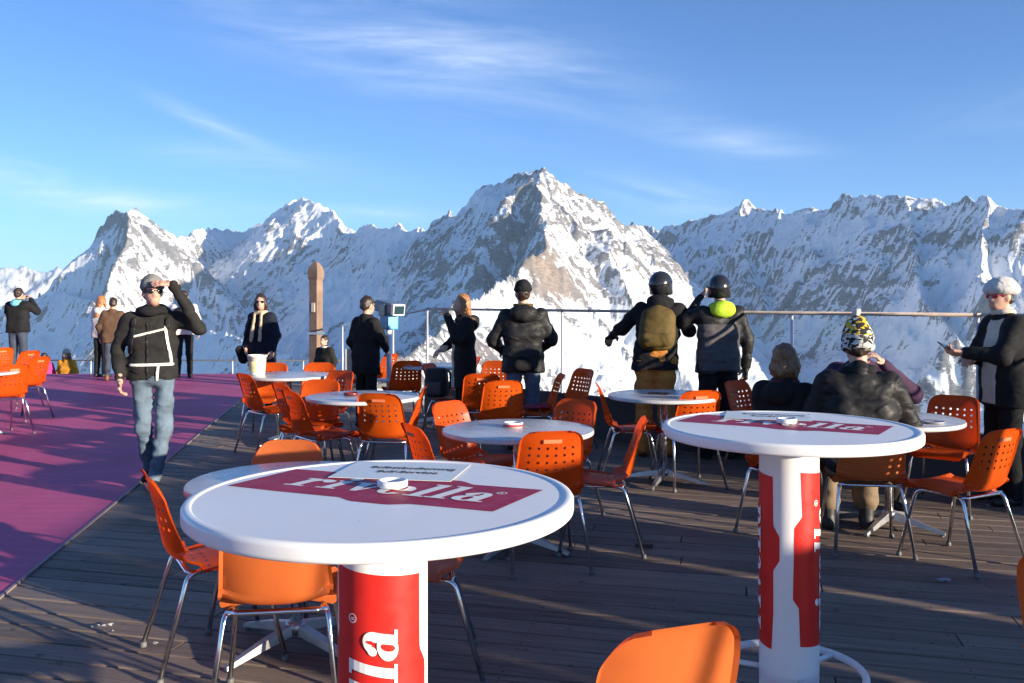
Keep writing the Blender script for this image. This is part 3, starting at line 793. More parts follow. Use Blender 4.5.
def chair_back(px, py, yaw, label, group='orange plastic chairs on the terrace', plain=False):
    """chair whose middle of the top edge is seen at (px, py)"""
    z = .798; d = F * (EYE - z) / (py - HZ); a = R(yaw)
    x = (px - 512) / F * d; oy = .285
    return chair_at(x - math.sin(a) * oy, d + math.cos(a) * oy, yaw, label, group, plain)
CH = [
 (378, 394, -10, "orange perforated chair seen from behind, in front of the dark red ashtray's table"),
 (289, 391, -52, "red orange chair facing right, left of the table with the dark red ashtray"),
 (322, 380, 172, 'orange chair facing us behind the left rim of the table with the dark red ashtray'),
 (320, 363, 180, 'sunlit orange chair facing us straight below the wooden post'),
 (342, 371, 150, 'dark orange chair half hidden behind the sunlit chair below the wooden post'),
 (426, 386, 90, "red orange chair seen side-on, right of the table with the dark red ashtray"),
 (408, 361, 22, 'orange chair standing to the right of the person at the telescope, turned away from us'),
 (392, 354, 62, 'orange chair seen from its side just behind the chair right of the telescope person'),
 (428, 364, -112, 'orange chair with a black backpack leaning on its seat'),
 (482, 374, 4, 'dark red orange chair with its back to us in front of the long haired woman'),
 (504, 381, 12, 'red chair mostly hidden behind the man in jeans with black jacket and beanie'),
 (479, 357, 100, 'small far orange chair between the long haired woman and the man in the black beanie'),
 (497, 361, 178, 'small far red chair just left of the man in the black beanie'),
 (447, 402, -128, "orange chair left of the white ashtray's table, top of its back in sun"),
 (578, 400, 142, 'orange chair facing us behind the right rim of the table with the white ashtray'),
 (553, 432, 10, 'red orange chair with pale name plate, in front of the table with the white ashtray'),
 (645, 418, 85, 'orange chair seen from the side facing left, right of the table with the white ashtray'),
 (410, 425, -62, 'orange chair cut by the near standing table, between the two grey round tables'),
 (290, 441, 178, 'pale sunlit orange chair facing us just beyond the nearest standing table'),
 (146, 474, -60, 'orange chair facing right at the left end of the nearest standing table'),
 (682, 628, 20, 'smooth sunlit orange chair cut by the bottom of the picture beside the right standing table'),
 (1074, 563, -58, 'orange chair of which only a corner shows at the right edge of the picture'),
 (955, 396, 140, 'red chair facing us behind the grey table, next to the woman in the fur hat'),
 (1006, 430, 28, "bright orange chair turned left, in front of the woman in the fur hat"),
 (702, 391, 14, "orange chair with its back to us before the man in the lime green hood"),
 (735, 381, -140, 'red orange chair right beside the lower legs of the man with the lime green hood'),
 (597, 384, -92, 'red chair facing right at the left side of the table with the phone'),
 (585, 369, 122, 'orange chair with sun shining through its holes, right of the man in the black beanie'),
 (562, 374, 96, 'narrow looking orange chair with a pink cloth on its seat'),
 (15, 365, 56, 'large orange perforated chair at the left edge, nearest of the four there'),
 (41, 357, 74, 'orange chair at the left edge seen almost from its side'),
 (31, 351, 70, 'orange chair at the left edge behind the side-on one'),
 (3, 348, 58, 'dark red chair at the far left, in front of the person in the black hoodie'),
 (243, 374, -48, 'red orange chair facing right at the left of the table with the white bucket'),
 (273, 363, 178, 'red chair just behind the white bucket'),
 (279, 384, -50, 'dark red chair tucked under the table with the white bucket'),
]
for a in CH: chair_back(*a, plain=a[0] in (290, 682, 1074))
chair_at(-.86, 3.36, 8, "smooth light orange chair, its back to us, under the left of the nearest standing table", 'orange plastic chairs on the terrace', True)
chair_at(-.40, 3.72, 97, 'smooth light orange chair right behind the red pillar of the nearest standing table', 'orange plastic chairs on the terrace', True)
chair_at(2.17, 5.55, -8, 'smooth light orange chair on which the man in the patterned knit hat sits', 'orange plastic chairs on the terrace', True)
chair_at(1.80, 5.95, -38, 'orange chair on which the blonde woman in the black coat sits', 'orange plastic chairs on the terrace')
chair_at(2.72, 7.0, 168, 'orange chair of the person in the purple jacket', 'orange plastic chairs on the terrace')

# ------------------------------------------------------------------ low round tables
def mat_tabletop():
    m, nt, out = new_mat('worn grey laminate')
    b = N(nt, 'ShaderNodeBsdfPrincipled'); L(nt, b.outputs[0], out.inputs[0])
    v = coords(nt); f = noise_node(nt, v, 4, 6, .65, .4)
    L(nt, ramp(nt, f, [(.3, (.40, .40, .41)), (.7, (.58, .58, .58))]), b.inputs['Base Color'])
    mr = N(nt, 'ShaderNodeMapRange'); L(nt, noise_node(nt, v, 9, 6, .7), mr.inputs[0]); mr.inputs[3].default_value = .12; mr.inputs[4].default_value = .45
    L(nt, mr.outputs[0], b.inputs['Roughness'])
    return m
M_TOP = mat_tabletop()
def make_low_table():
    root = empty('round_table')
    r = .465
    bm = bmesh.new(); lathe(bm, [(.001, .73), (r - .012, .73), (r - .004, .7285), (r, .722), (r, .706), (r - .006, .700), (r - .03, .697), (.001, .697)], 72)
    shade_auto(bm_obj('table_top', bm, M_TOP, root), 35)
    bm = bmesh.new(); tube(bm, [(0, 0, .09), (0, 0, .695)], .028, 16); lathe(bm, [(.16, .695), (.15, .685), (.03, .67)], 24); bm_obj('pedestal', bm, M_STEEL, root, True)
    bm = bmesh.new(); lathe(bm, [(.001, .115), (.04, .112), (.048, .095), (.046, .06), (.001, .055)], 20); bm_obj('hub', bm, M_ALU, root, True)
    for k in range(4):
        a = math.pi / 4 + k * math.pi / 2; M = Matrix.Rotation(a, 4, 'Z')
        bm = bmesh.new(); q = [((.03, .024), (.105, .06)), ((.18, .021), (.075, .04)), ((.33, .014), (.034, .014)), ((.36, .010), (.024, .008))]
        rg = []
        for (x, w), (zt, zb) in q: rg.append([bm.verts.new(M @ Vector(p)) for p in ((x, -w, zb), (x, w, zb), (x, w * .8, zt), (x, -w * .8, zt))])
        for A, B in zip(rg[:-1], rg[1:]):
            for i in range(4): bm.faces.new((A[i], A[(i + 1) % 4], B[(i + 1) % 4], B[i]))
        bm.faces.new(rg[0]); bm.faces.new(rg[-1])
        ar = bm_obj('base_arm', bm, M_ALU, root)
        bm = bmesh.new(); lathe(bm, [(.014, 0), (.014, .012)], 12, Matrix.Translation(M @ Vector((.34, 0, 0))), True); bm_obj('glide', bm, M_FOOT, ar)
    return root
TABLE0 = make_low_table(); _tab = [False]
def low_table(px, depth, label, rot=0):
    o = TABLE0 if not _tab[0] else copy_tree(TABLE0); _tab[0] = True
    p = P(px, depth); o.location = (p.x, p.y, .002); o.rotation_euler = (0, 0, R(rot)); tag(o, label, 'table', 'low round grey tables'); return p
T1 = low_table(518, 5.52, 'grey round table with a white ashtray, in front of the man in the black beanie', 12)
T2 = low_table(363, 7.41, 'grey round table with a dark red ashtray, in front of the person at the telescope', 30)
T3 = low_table(664, 7.5, 'grey round table with a black phone, in front of the man in orange trousers', 20)
T4 = low_table(289, 9.5, 'pale round table carrying a white bucket', 5)
T5 = low_table(889, 6.02, 'grey round table where the people with the knit hat and purple jacket sit', 0)
T6 = low_table(437, 10.9, 'white looking far round table by the glass railing, left of the long haired woman', 40)
T7 = low_table(296, 3.95, 'grey round table hidden beneath the left rim of the nearest standing table', 8)
T8 = low_table(-28, 9.9, 'round table cut by the left edge of the picture', 8)

# ------------------------------------------------------------------ lettering: slab serif glyphs made of quads patches
def patch(out, c, n=4, m=4):
    a, b, d, e = [Vector((p[0], p[1])) for p in c]
    out.append([[(a.lerp(b, i / n)).lerp(e.lerp(d, i / n), j / m) for i in range(n + 1)] for j in range(m + 1)])
def rect(out, x0, x1, y0, y1): patch(out, ((x0, y0), (x1, y0), (x1, y1), (x0, y1)), 4, 8 if y1 - y0 > .4 else 2)
def arc(out, c, ro, ri, a0, a1, n=20, co=(0, 0)):
    rows = [[], [], []]
    for k in range(n + 1):
        t = R(a0 + (a1 - a0) * k / n)
        o = Vector((c[0] + ro[0] * math.cos(t), c[1] + ro[1] * math.sin(t))); i = Vector((c[0] + co[0] + ri[0] * math.cos(t), c[1] + co[1] + ri[1] * math.sin(t)))
        rows[0].append(o); rows[1].append(o.lerp(i, .5)); rows[2].append(i)
    out.append(rows)
def disc(out, c, r): arc(out, c, (r, r), (.001, .001), 0, 360, 18)
def glyph(ch):
    o = []
    if ch == 'r':
        rect(o, .14, .44, 0, 1); rect(o, 0, .60, 0, .10); rect(o, 0, .20, .90, 1.0)
        arc(o, (.66, .66), (.27, .35), (.19, .14), 60, 180, 12); disc(o, (.80, .80), .17); return o, .98
    if ch == 'i':
        rect(o, .14, .44, 0, 1); rect(o, 0, .58, 0, .10); rect(o, 0, .2, .9, 1.0); disc(o, (.29, 1.27), .17); return o, .62
    if ch == 'v':
        patch(o, ((.44, 0), (.62, 0), (.42, 1), (.08, 1)), 4, 8); patch(o, ((.50, 0), (.62, 0), (.93, 1), (.80, 1)), 4, 8)
        rect(o, -.02, .54, .91, 1.0); rect(o, .70, 1.04, .91, 1.0); return o, 1.0
    if ch == 'e':
        arc(o, (.46, .5), (.44, .52), (.14, .43), 0, 318, 30); rect(o, .2, .88, .47, .56); return o, .94
    if ch == 'l':
        rect(o, .14, .44, 0, 1.5); rect(o, 0, .58, 0, .10); rect(o, 0, .2, 1.4, 1.5); return o, .60
    if ch == 'a':
        rect(o, .52, .82, .05, .74); rect(o, .60, .98, 0, .10); arc(o, (.48, .68), (.34, .34), (.06, .26), 0, 165, 14); disc(o, (.24, .74), .14)
        arc(o, (.43, .29), (.40, .31), (.12, .21), 0, 360, 24); return o, 1.0
def word(w, shear=.2, gap=.02):
    x = 0; res = []
    for ch in w:
        g, adv = glyph(ch)
        for pt_ in g: res.append([[(p.x + x + shear * p.y, p.y) for p in row] for row in pt_])
        x += adv + gap
    return res, x
def print_mesh(patches, fn):
    """patches in (u, v), fn(u, v, layer) -> point; every patch a hair above the one before"""
    bm = bmesh.new()
    for k, rows in enumerate(patches):
        g = [[bm.verts.new(fn(p[0], p[1], k)) for p in row] for row in rows]
        for a, b in zip(g[:-1], g[1:]):
            for i in range(len(a) - 1):
                try: bm.faces.new((a[i], a[i + 1], b[i + 1], b[i]))
                except ValueError: pass
    return bm
RIB = [(-.37, -.055), (-.345, .17), (-.20, .175), (-.17, .195), (.10, .19), (.14, .163), (.307, .169), (.284, -.06), (.10, -.062), (.06, -.085), (-.03, -.085), (-.07, -.062), (-.231, -.062)]
def ribbon_patches():
    """the band as vertical slices so that it can bend"""
    top = [(-.345, .17), (-.20, .175), (-.17, .195), (.10, .19), (.14, .163), (.307, .169)]
    bot = [(-.37, -.055), (-.231, -.062), (-.07, -.062), (-.03, -.085), (.06, -.085), (.10, -.062), (.284, -.06)]
    tx = np.linspace(-.345, .307, 60); bx = np.linspace(-.37, .284, 60)
    ty = np.interp(tx, [p[0] for p in top], [p[1] for p in top]); by = np.interp(bx, [p[0] for p in bot], [p[1] for p in bot])
    rows = []
    for j in range(61):
        t = j / 60; rows.append([(bx[i] + (tx[i] - bx[i]) * t, by[i] + (ty[i] - by[i]) * t) for i in range(60)])
    return [rows]
def ring_mark(c, r):
    o = []; arc(o, c, (r, r), (r * .78, r * .78), 0, 360, 20)
    rect(o, c[0] - r * .35, c[0] - r * .15, c[1] - r * .5, c[1] + r * .5)
    arc(o, (c[0] - r * .12, c[1] + r * .2), (r * .35, r * .3), (r * .18, r * .14), -90, 90, 8)
    patch(o, ((c[0] + r * .2, c[1] - r * .5), (c[0] + r * .4, c[1] - r * .5), (c[0] + r * .05, c[1] - r * .02), (c[0] - r * .12, c[1] - r * .02)), 2, 2)
    return [[[(p.x, p.y) for p in row] for row in q] for q in o]

M_WHITE = surf('white moulded plastic', (.79, .79, .78), .36, 0, .05, 2.5, rvar=.1)
def wear(m, scale, lo, hi, amt, col):
    nt = m.node_tree; b = next(n for n in nt.nodes if n.type == 'BSDF_PRINCIPLED'); src = b.inputs['Base Color'].links[0].from_socket
    f = noise_node(nt, coords(nt), scale, 6, .7, 1.5)
    L(nt, mixc(nt, mth(nt, 'MULTIPLY', ramp_f(nt, f, lo, hi), amt), src, col), b.inputs['Base Color'])
wear(M_WHITE, 9, .60, .72, .16, (.50, .48, .45))
M_REDP = surf('red print', (.62, .022, .016), .42, 0, .10, 9, spec=.35)
M_REDT = surf('red print tinted for skylight', (.33, .012, .05), .5, 0, .14, 9, spec=.18)  # same print as on the pillar, blue skylight put into its colour
M_WHP = surf('white print', (.78, .77, .75), .5, 0, .05, 9, spec=.25)
M_PAPER = surf('laminated paper', (.66, .68, .65), .3, 0, .04, 6)
M_INK = surf('black ink', (.05, .05, .055), .5)
def text_obj(name, body, size, M, mat, parent, align='CENTER', ext=0.0004, sx=1.0):
    cu = bpy.data.curves.new(name, 'FONT'); cu.body = body; cu.size = size; cu.align_x = align; cu.extrude = ext; cu.offset = size * .012
    o = bpy.data.objects.new(name + '_src', cu); COL.objects.link(o)
    dg = bpy.context.evaluated_depsgraph_get(); me = bpy.data.meshes.new_from_object(o.evaluated_get(dg))
    bpy.data.objects.remove(o); 
    me.transform(M @ Matrix.Diagonal((sx, 1, 1, 1)))
    me.materials.clear()
    return link_mesh(name, me, mat, parent)

def make_bar_table(x, y, rot, label, letters_deg, plabel):
    root = empty('standing_table', (x, y, 0), 0, label, 'standing table', 'white standing tables with red print')
    r = .412
    bm = bmesh.new(); lathe(bm, [(.001, 1.100), (r - .05, 1.100), (r - .021, 1.100), (r - .0185, 1.1022), (r - .016, 1.1028), (r - .008, 1.1028), (r - .0035, 1.1012), (r, 1.096), (r, 1.092), (r, 1.076), (r - .001, 1.071), (r - .005, 1.067), (r - .012, 1.066), (r - .05, 1.066), (.001, 1.066)], 128)
    top = shade_auto(bm_obj('table_top', bm, M_WHITE, root), 40)
    a = R(rot); ca, sa = math.cos(a), math.sin(a)
    def onto(u, v, k): return (u * ca - v * sa, u * sa + v * ca, 1.1006 + k * .00003)
    bm = print_mesh(ribbon_patches(), onto); bm_obj('logo_band', bm, M_REDT, top)
    wd, wl = word('rivella'); s = .495 / wl
    wp = [[[(p[0] * s - .262, p[1] * s + .002) for p in row] for row in q] for q in wd]
    rm = ring_mark((.238, .098), .012)
    bm = print_mesh(wp + rm, lambda u, v, k: onto(u, v, k + 18)); bm_obj('logo_lettering', bm, M_WHP, top)
    # column with two printed bands
    rc = .096
    bm = bmesh.new(); lathe(bm, [(rc, .03), (rc, 1.066)], 96); bm_obj('column', bm, M_WHITE, root, True)
    for k, th0 in enumerate((letters_deg, letters_deg + 180)):
        def wrap(u, v, j, th0=th0, off=0.0):
            th = R(th0) - v / rc; q = rc + .0006 + j * .00003 + off
            return (q * math.sin(th), -q * math.cos(th), u)
        rb = [[[((p[0] + .03) * .86 + .675, (p[1] - .06) * .93) for p in row] for row in q] for q in ribbon_patches()]
        bm = print_mesh(rb, wrap); bnd = bm_obj('printed_band', bm, M_REDP, root, True)
        s2 = .41 / wl
        wp = [[[(p[0] * s2 + .432, p[1] * s2 - .055) for p in row] for row in q] for q in wd]
        rm = ring_mark((.862, .040), .010)
        bm = print_mesh(wp + rm, lambda u, v, j: wrap(u, v, j, off=.0018)); bm_obj('band_lettering', bm, M_WHP, bnd)
    bm = bmesh.new(); lathe(bm, [(.30, .002), (.30, .012), (.28, .022), (.10, .034), (.001, .036)], 64); bm_obj('base_plate', bm, M_WHITE, root, True)
    bm = bmesh.new(); n = 64
    tube(bm, [(.24 * math.cos(2 * math.pi * k / n), .24 * math.sin(2 * math.pi * k / n), .29) for k in range(n)], .0125, 12, closed=True)
    for k in range(3):
        t = 2 * math.pi * k / 3 + .6; tube(bm, [(.09 * math.cos(t), .09 * math.sin(t), .29), (.24 * math.cos(t), .24 * math.sin(t), .29)], .009, 8)
    bm_obj('foot_ring', bm, M_WHITE, root, True)
    # notice and ashtray on top
    def tp(u, v): return (x + u * ca - v * sa, y + u * sa + v * ca)
    cx, cy = x + .01 if rot > -25 else x + .0, y + .25 if rot > -25 else y + .25
    nr = R(rot + 12)
    nt_ = empty('self_service_notice', (cx, cy, 1.1022), nr, plabel[0], 'notice', 'laminated notices on the standing tables')
    bm = bmesh.new(); box(bm, (-.148, -.105, 0), (.148, .105, .0012)); bm_obj('sheet', bm, M_PAPER, nt_)
    text_obj('first_line', 'Selbstbedienung', .036, Matrix.Translation((.02, .02, .0019)), M_INK, nt_, sx=.92)
    text_obj('second_line', 'Self-Service', .036, Matrix.Translation((.02, -.03, .0019)), M_INK, nt_, sx=.92)
    ax, ay = x + .012, y + .065
    at_ = bm_obj('ashtray', (lambda b: (lathe(b, [(.001, .004), (.022, .005), (.026, .014), (.030, .0165), (.034, .014), (.034, .004), (.031, 0), (.001, 0)], 40), b)[1])(bmesh.new()), M_WHITE, None, True)
    at_.location = (ax, ay, 1.1026); tag(at_, plabel[1], 'ashtray', 'round ashtrays on the standing tables')
    return root
make_bar_table(-.279, 1.947, -22, 'white standing table nearest to us with red printed pillar and notice', -7, ('laminated self service notice on the nearest white standing table', 'white round ashtray on the nearest white standing table'))
make_bar_table(.920, 2.99, -28, 'white standing table on the right, its red printed pillar fully visible', 65, ('laminated notice on the standing table at the right', 'white ashtray on the standing table at the right'))

# ------------------------------------------------------------------ small things on tables and floor
def simple(name, bm, mat, loc, label, cat, rz=0, smooth=True, group=None):
    o = bm_obj(name, bm, mat, None, smooth); o.location = loc; o.rotation_euler = (0, 0, rz); tag(o, label, cat, group); return o
def lat(prof, seg=32):
    bm = bmesh.new(); lathe(bm, prof, seg); return bm
def bx(lo, hi, bev=.002):
    bm = bmesh.new(); box(bm, lo, hi, bev=bev); return bm
TZ = .7335
rt = empty('ashtray', (T1.x - .03, T1.y + .06, TZ), 0, 'white ashtray with red print on the middle grey table', 'ashtray')
bm_obj('dish', lat([(.001, .004), (.045, .005), (.05, .026), (.056, .03), (.062, .026), (.058, .003), (.001, 0)]), M_WHITE, rt, True)
bm_obj('red_band', lat([(.0612, .006), (.0632, .02)]), surf('red enamel', (.5, .05, .05), .4), rt, True)
simple('ashtray', lat([(.001, .004), (.05, .005), (.055, .02), (.06, .024), (.066, .02), (.06, .002), (.001, 0)]), surf('dark red glass', (.16, .03, .03), .25), (T2.x - .1, T2.y + .02, TZ), 'dark red ashtray on the grey table in front of the telescope', 'ashtray')
simple('phone', bx((-.04, -.085, 0), (.04, .085, .012), .004), surf('black phone glass', (.015, .015, .017), .15), (T3.x - .04, T3.y + .02, TZ), 'black phone lying on the grey table before the man in orange trousers', 'phone', R(70), False)
# bucket
p = P(258, 9.25); bk = empty('bucket', (T4.x - .32, T4.y - .05, TZ), 0, 'white plastic bucket with painted yellow glow on the table by the purple floor', 'bucket')
bk.scale = (.86, .86, .92)
bm_obj('pail', lat([(.001, .0), (.085, 0), (.092, .01), (.108, .205), (.118, .206), (.119, .228), (.110, .230), (.105, .21), (.09, .02), (.001, .015)], 40), surf('white pail plastic', (.80, .77, .68), .35, 0, .05, 6), bk, True)
bm = bmesh.new(); n = 18
for k in range(n + 1):
    t = R(-165 + 80 * k / n)
    bm.verts.new((.0955 * math.cos(t) * 1.005, .0955 * math.sin(t) * 1.005, .04)); bm.verts.new((.1065 * math.cos(t) * 1.005, .1065 * math.sin(t) * 1.005, .16))
bm.verts.ensure_lookup_table()
for k in range(n): bm.faces.new((bm.verts[2 * k], bm.verts[2 * k + 2], bm.verts[2 * k + 3], bm.verts[2 * k + 1]))
bm_obj('glow_patch', bm, surf('yellow glow paint', (.74, .62, .30), .45, 0, .3, 14), bk, True)  # yellow glow low on the pail, put in as a coloured patch
bm = bmesh.new(); tube(bm, [(.112 * math.cos(t), -.03 - .02 * math.sin(t), .20 - .06 * math.sin(t)) for t in np.linspace(0, math.pi, 14)], .003, 6); bm_obj('handle', bm, M_STEEL, bk, True)
# gloves and saucer on the table of the seated people
def lumpy(parts, seed, amp=.01):
    bm = bmesh.new()
    for c, r in parts:
        v0 = len(bm.verts); bmesh.ops.create_icosphere(bm, subdivisions=3, radius=1, matrix=Matrix.Translation(c) @ Matrix.Diagonal((*r, 1)))
    for v in bm.verts:
        p_ = v.co * 22; v.co += v.normal * amp * (math.sin(p_.x + seed) + math.sin(p_.y * 1.3 + seed * 2) + math.sin(p_.z * 1.7))
    return bm
M_BLACKC = surf('black cloth', (.012, .012, .014), .8, 0, .3, 14, .5, 60, .003, sheen=.2)
simple('gloves', lumpy([((0, 0, .035), (.09, .05, .035)), ((.10, .02, .04), (.06, .045, .036)), ((-.08, .03, .03), (.05, .03, .028))], 3), M_BLACKC, (T5.x + .10, T5.y + .05, TZ), 'crumpled black gloves on the table of the seated people', 'gloves', .3)
simple('saucer', lat([(.001, .004), (.05, .005), (.07, .014), (.072, .012), (.05, 0), (.001, 0)]), surf('grey stoneware', (.4, .4, .42), .4), (T5.x + .17, T5.y - .27, TZ), 'small grey saucer near the front rim of the table with the gloves', 'saucer')
# things on chairs
def bag_on_chair():
    o = empty('backpack', (-.83, 9.95, .445), R(-20), 'black backpack leaning on an orange chair by the glass railing', 'backpack')
    bm = bmesh.new(); box(bm, (-.125, -.08, 0), (.125, .08, .33), bev=.055)
    for v in bm.verts: v.co += Vector((math.sin(v.co.z * 20) * .008, math.sin(v.co.x * 18 + v.co.z * 9) * .008, 0))
    bm_obj('main_bag', bm, M_BLACKC, o, True)
    bm = bmesh.new(); box(bm, (-.095, -.115, .03), (.095, -.07, .18), bev=.02); bm_obj('front_pocket', bm, surf('dark grey nylon', (.04, .042, .05), .5, 0, .2, 12), o, True)
    for sx in (-.08, .08):
        bm = bmesh.new(); tube(bm, smooth_path([(sx, .08, .30), (sx * 1.3, .13, .25), (sx * 1.3, .12, .1), (sx, .08, .05)]), .014, 8); bm_obj('strap', bm, M_BLACKC, o, True)
bag_on_chair()
def cloth(name, w, d, mat, loc, rz, label, cat):
    bm = bmesh.new(); n = 14; g = []
    for j in range(n + 1):
        row = []
        for i in range(n + 1):
            x = (i / n - .5) * w; y = (j / n - .5) * d
            row.append(bm.verts.new((x, y, .012 + .014 * math.sin(x * 40 + y * 18) * math.cos(y * 31) + .01 * math.sin(y * 55 + x * 20))))
        g.append(row)
    for j in range(n):
        for i in range(n): bm.faces.new((g[j][i], g[j][i + 1], g[j + 1][i + 1], g[j + 1][i]))
    bmesh.ops.solidify(bm, geom=bm.faces[:], thickness=.012)
    o = bm_obj(name, bm, mat, None, True); o.location = loc; o.rotation_euler = (0, 0, rz); tag(o, label, cat); return o
cloth('scarf', .36, .34, surf('pink wool', (.62, .10, .17), .85, 0, .15, 20, .5, 90, .003), (.30, 8.98, .452), .3, 'pink cloth lying on the seat of the narrow looking orange chair', 'cloth')
# litter on the boards
def scrap(px, py, w, d, mat, rz, label, z=.004, seed=0):
    dep = F * EYE / (py - HZ); bm = bmesh.new(); n = 5; g = []
    for j in range(n):
        g.append([bm.verts.new(((i / 4 - .5) * w + .006 * math.sin(seed + j * 2), (j / 4 - .5) * d, .004 + .010 * abs(math.sin(i * 1.7 + j * 1.1 + seed)))) for i in range(n)])
    for j in range(n - 1):
        for i in range(n - 1): bm.faces.new((g[j][i], g[j][i + 1], g[j + 1][i + 1], g[j + 1][i]))
    bmesh.ops.solidify(bm, geom=bm.faces[:], thickness=.0015)
    o = bm_obj('paper_scrap', bm, mat); q = P(px, dep); o.location = (q.x, q.y, z); o.rotation_euler = (0, 0, rz); tag(o, label, 'litter', 'litter on the boards')
M_SCRAP = surf('white tissue', (.75, .74, .72), .8)
scrap(107, 628, .05, .018, M_SCRAP, .5, 'twisted white tissue scrap on the sunlit boards, the larger of two close together', seed=1)
scrap(111, 634, .016, .014, M_SCRAP, .1, 'tiny white crumb beside the twisted tissue scrap', seed=2)
scrap(96, 629, .03, .012, M_SCRAP, .9, 'small white flake left of the twisted tissue scrap', seed=5)
scrap(156, 646, .015, .015, M_SCRAP, 0, 'white crumb by the leg of the orange chair at the left', seed=3)
scrap(944, 582, .07, .045, surf('pale blue ticket', (.5, .55, .68), .6), .2, 'pale blue ticket lying on the boards at the right', seed=4)
simple('wood_chip', bx((-.055, -.012, 0), (.055, .012, .02), .003), surf('dark brown wood', (.05, .03, .025), .6), (*P(644, F * EYE / (548 - HZ)).xy, .005), 'dark brown wooden chip on the boards by a chair leg', 'litter', -.1, False)
# ------------------------------------------------------------------ people: smooth-union distance fields turned into meshes
def surface_nets(D, org, h):
    ins = D < 0
    c = [ins[i:D.shape[0] - 1 + i, j:D.shape[1] - 1 + j, k:D.shape[2] - 1 + k] for i in (0, 1) for j in (0, 1) for k in (0, 1)]
    sm = sum(q.astype(np.int8) for q in c); act = np.argwhere((sm > 0) & (sm < 8))
    if len(act) == 0: return np.zeros((0, 3)), np.zeros((0, 4), int)
    off = np.array([(i, j, k) for i in (0, 1) for j in (0, 1) for k in (0, 1)])
    val = np.stack([D[act[:, 0] + o[0], act[:, 1] + o[1], act[:, 2] + o[2]] for o in off], 1)
    pos = np.zeros((len(act), 3)); cnt = np.zeros(len(act))
    for a in range(8):
        for b in range(a + 1, 8):
            if np.abs(off[a] - off[b]).sum() != 1: continue
            m = (val[:, a] < 0) != (val[:, b] < 0); t = np.where(m, val[:, a] / np.where(m, val[:, a] - val[:, b], 1), 0)
            pos += m[:, None] * (off[a] + t[:, None] * (off[b] - off[a])); cnt += m
    V = (act + pos / cnt[:, None]) * h + org
    idx = -np.ones(tuple(np.array(D.shape) - 1), np.int64); idx[act[:, 0], act[:, 1], act[:, 2]] = np.arange(len(act))
    Q = []
    for ax in range(3):
        s0 = [slice(None)] * 3; s1 = [slice(None)] * 3; s0[ax] = slice(0, -1); s1[ax] = slice(1, None)
        e = ins[tuple(s0)] != ins[tuple(s1)]; b_, c_ = (ax + 1) % 3, (ax + 2) % 3
        p = np.argwhere(e); p = p[(p[:, b_] > 0) & (p[:, c_] > 0) & (p[:, b_] < D.shape[b_] - 1) & (p[:, c_] < D.shape[c_] - 1)]
        def q(db, dc):
            r = p.copy(); r[:, b_] -= db; r[:, c_] -= dc; return idx[r[:, 0], r[:, 1], r[:, 2]]
        f = np.stack([q(1, 1), q(0, 1), q(0, 0), q(1, 0)], 1); fl = ~ins[p[:, 0], p[:, 1], p[:, 2]]
        f[fl] = f[fl][:, ::-1]; Q.append(f)
    Q = np.concatenate(Q); return V, Q[(Q >= 0).all(1)]

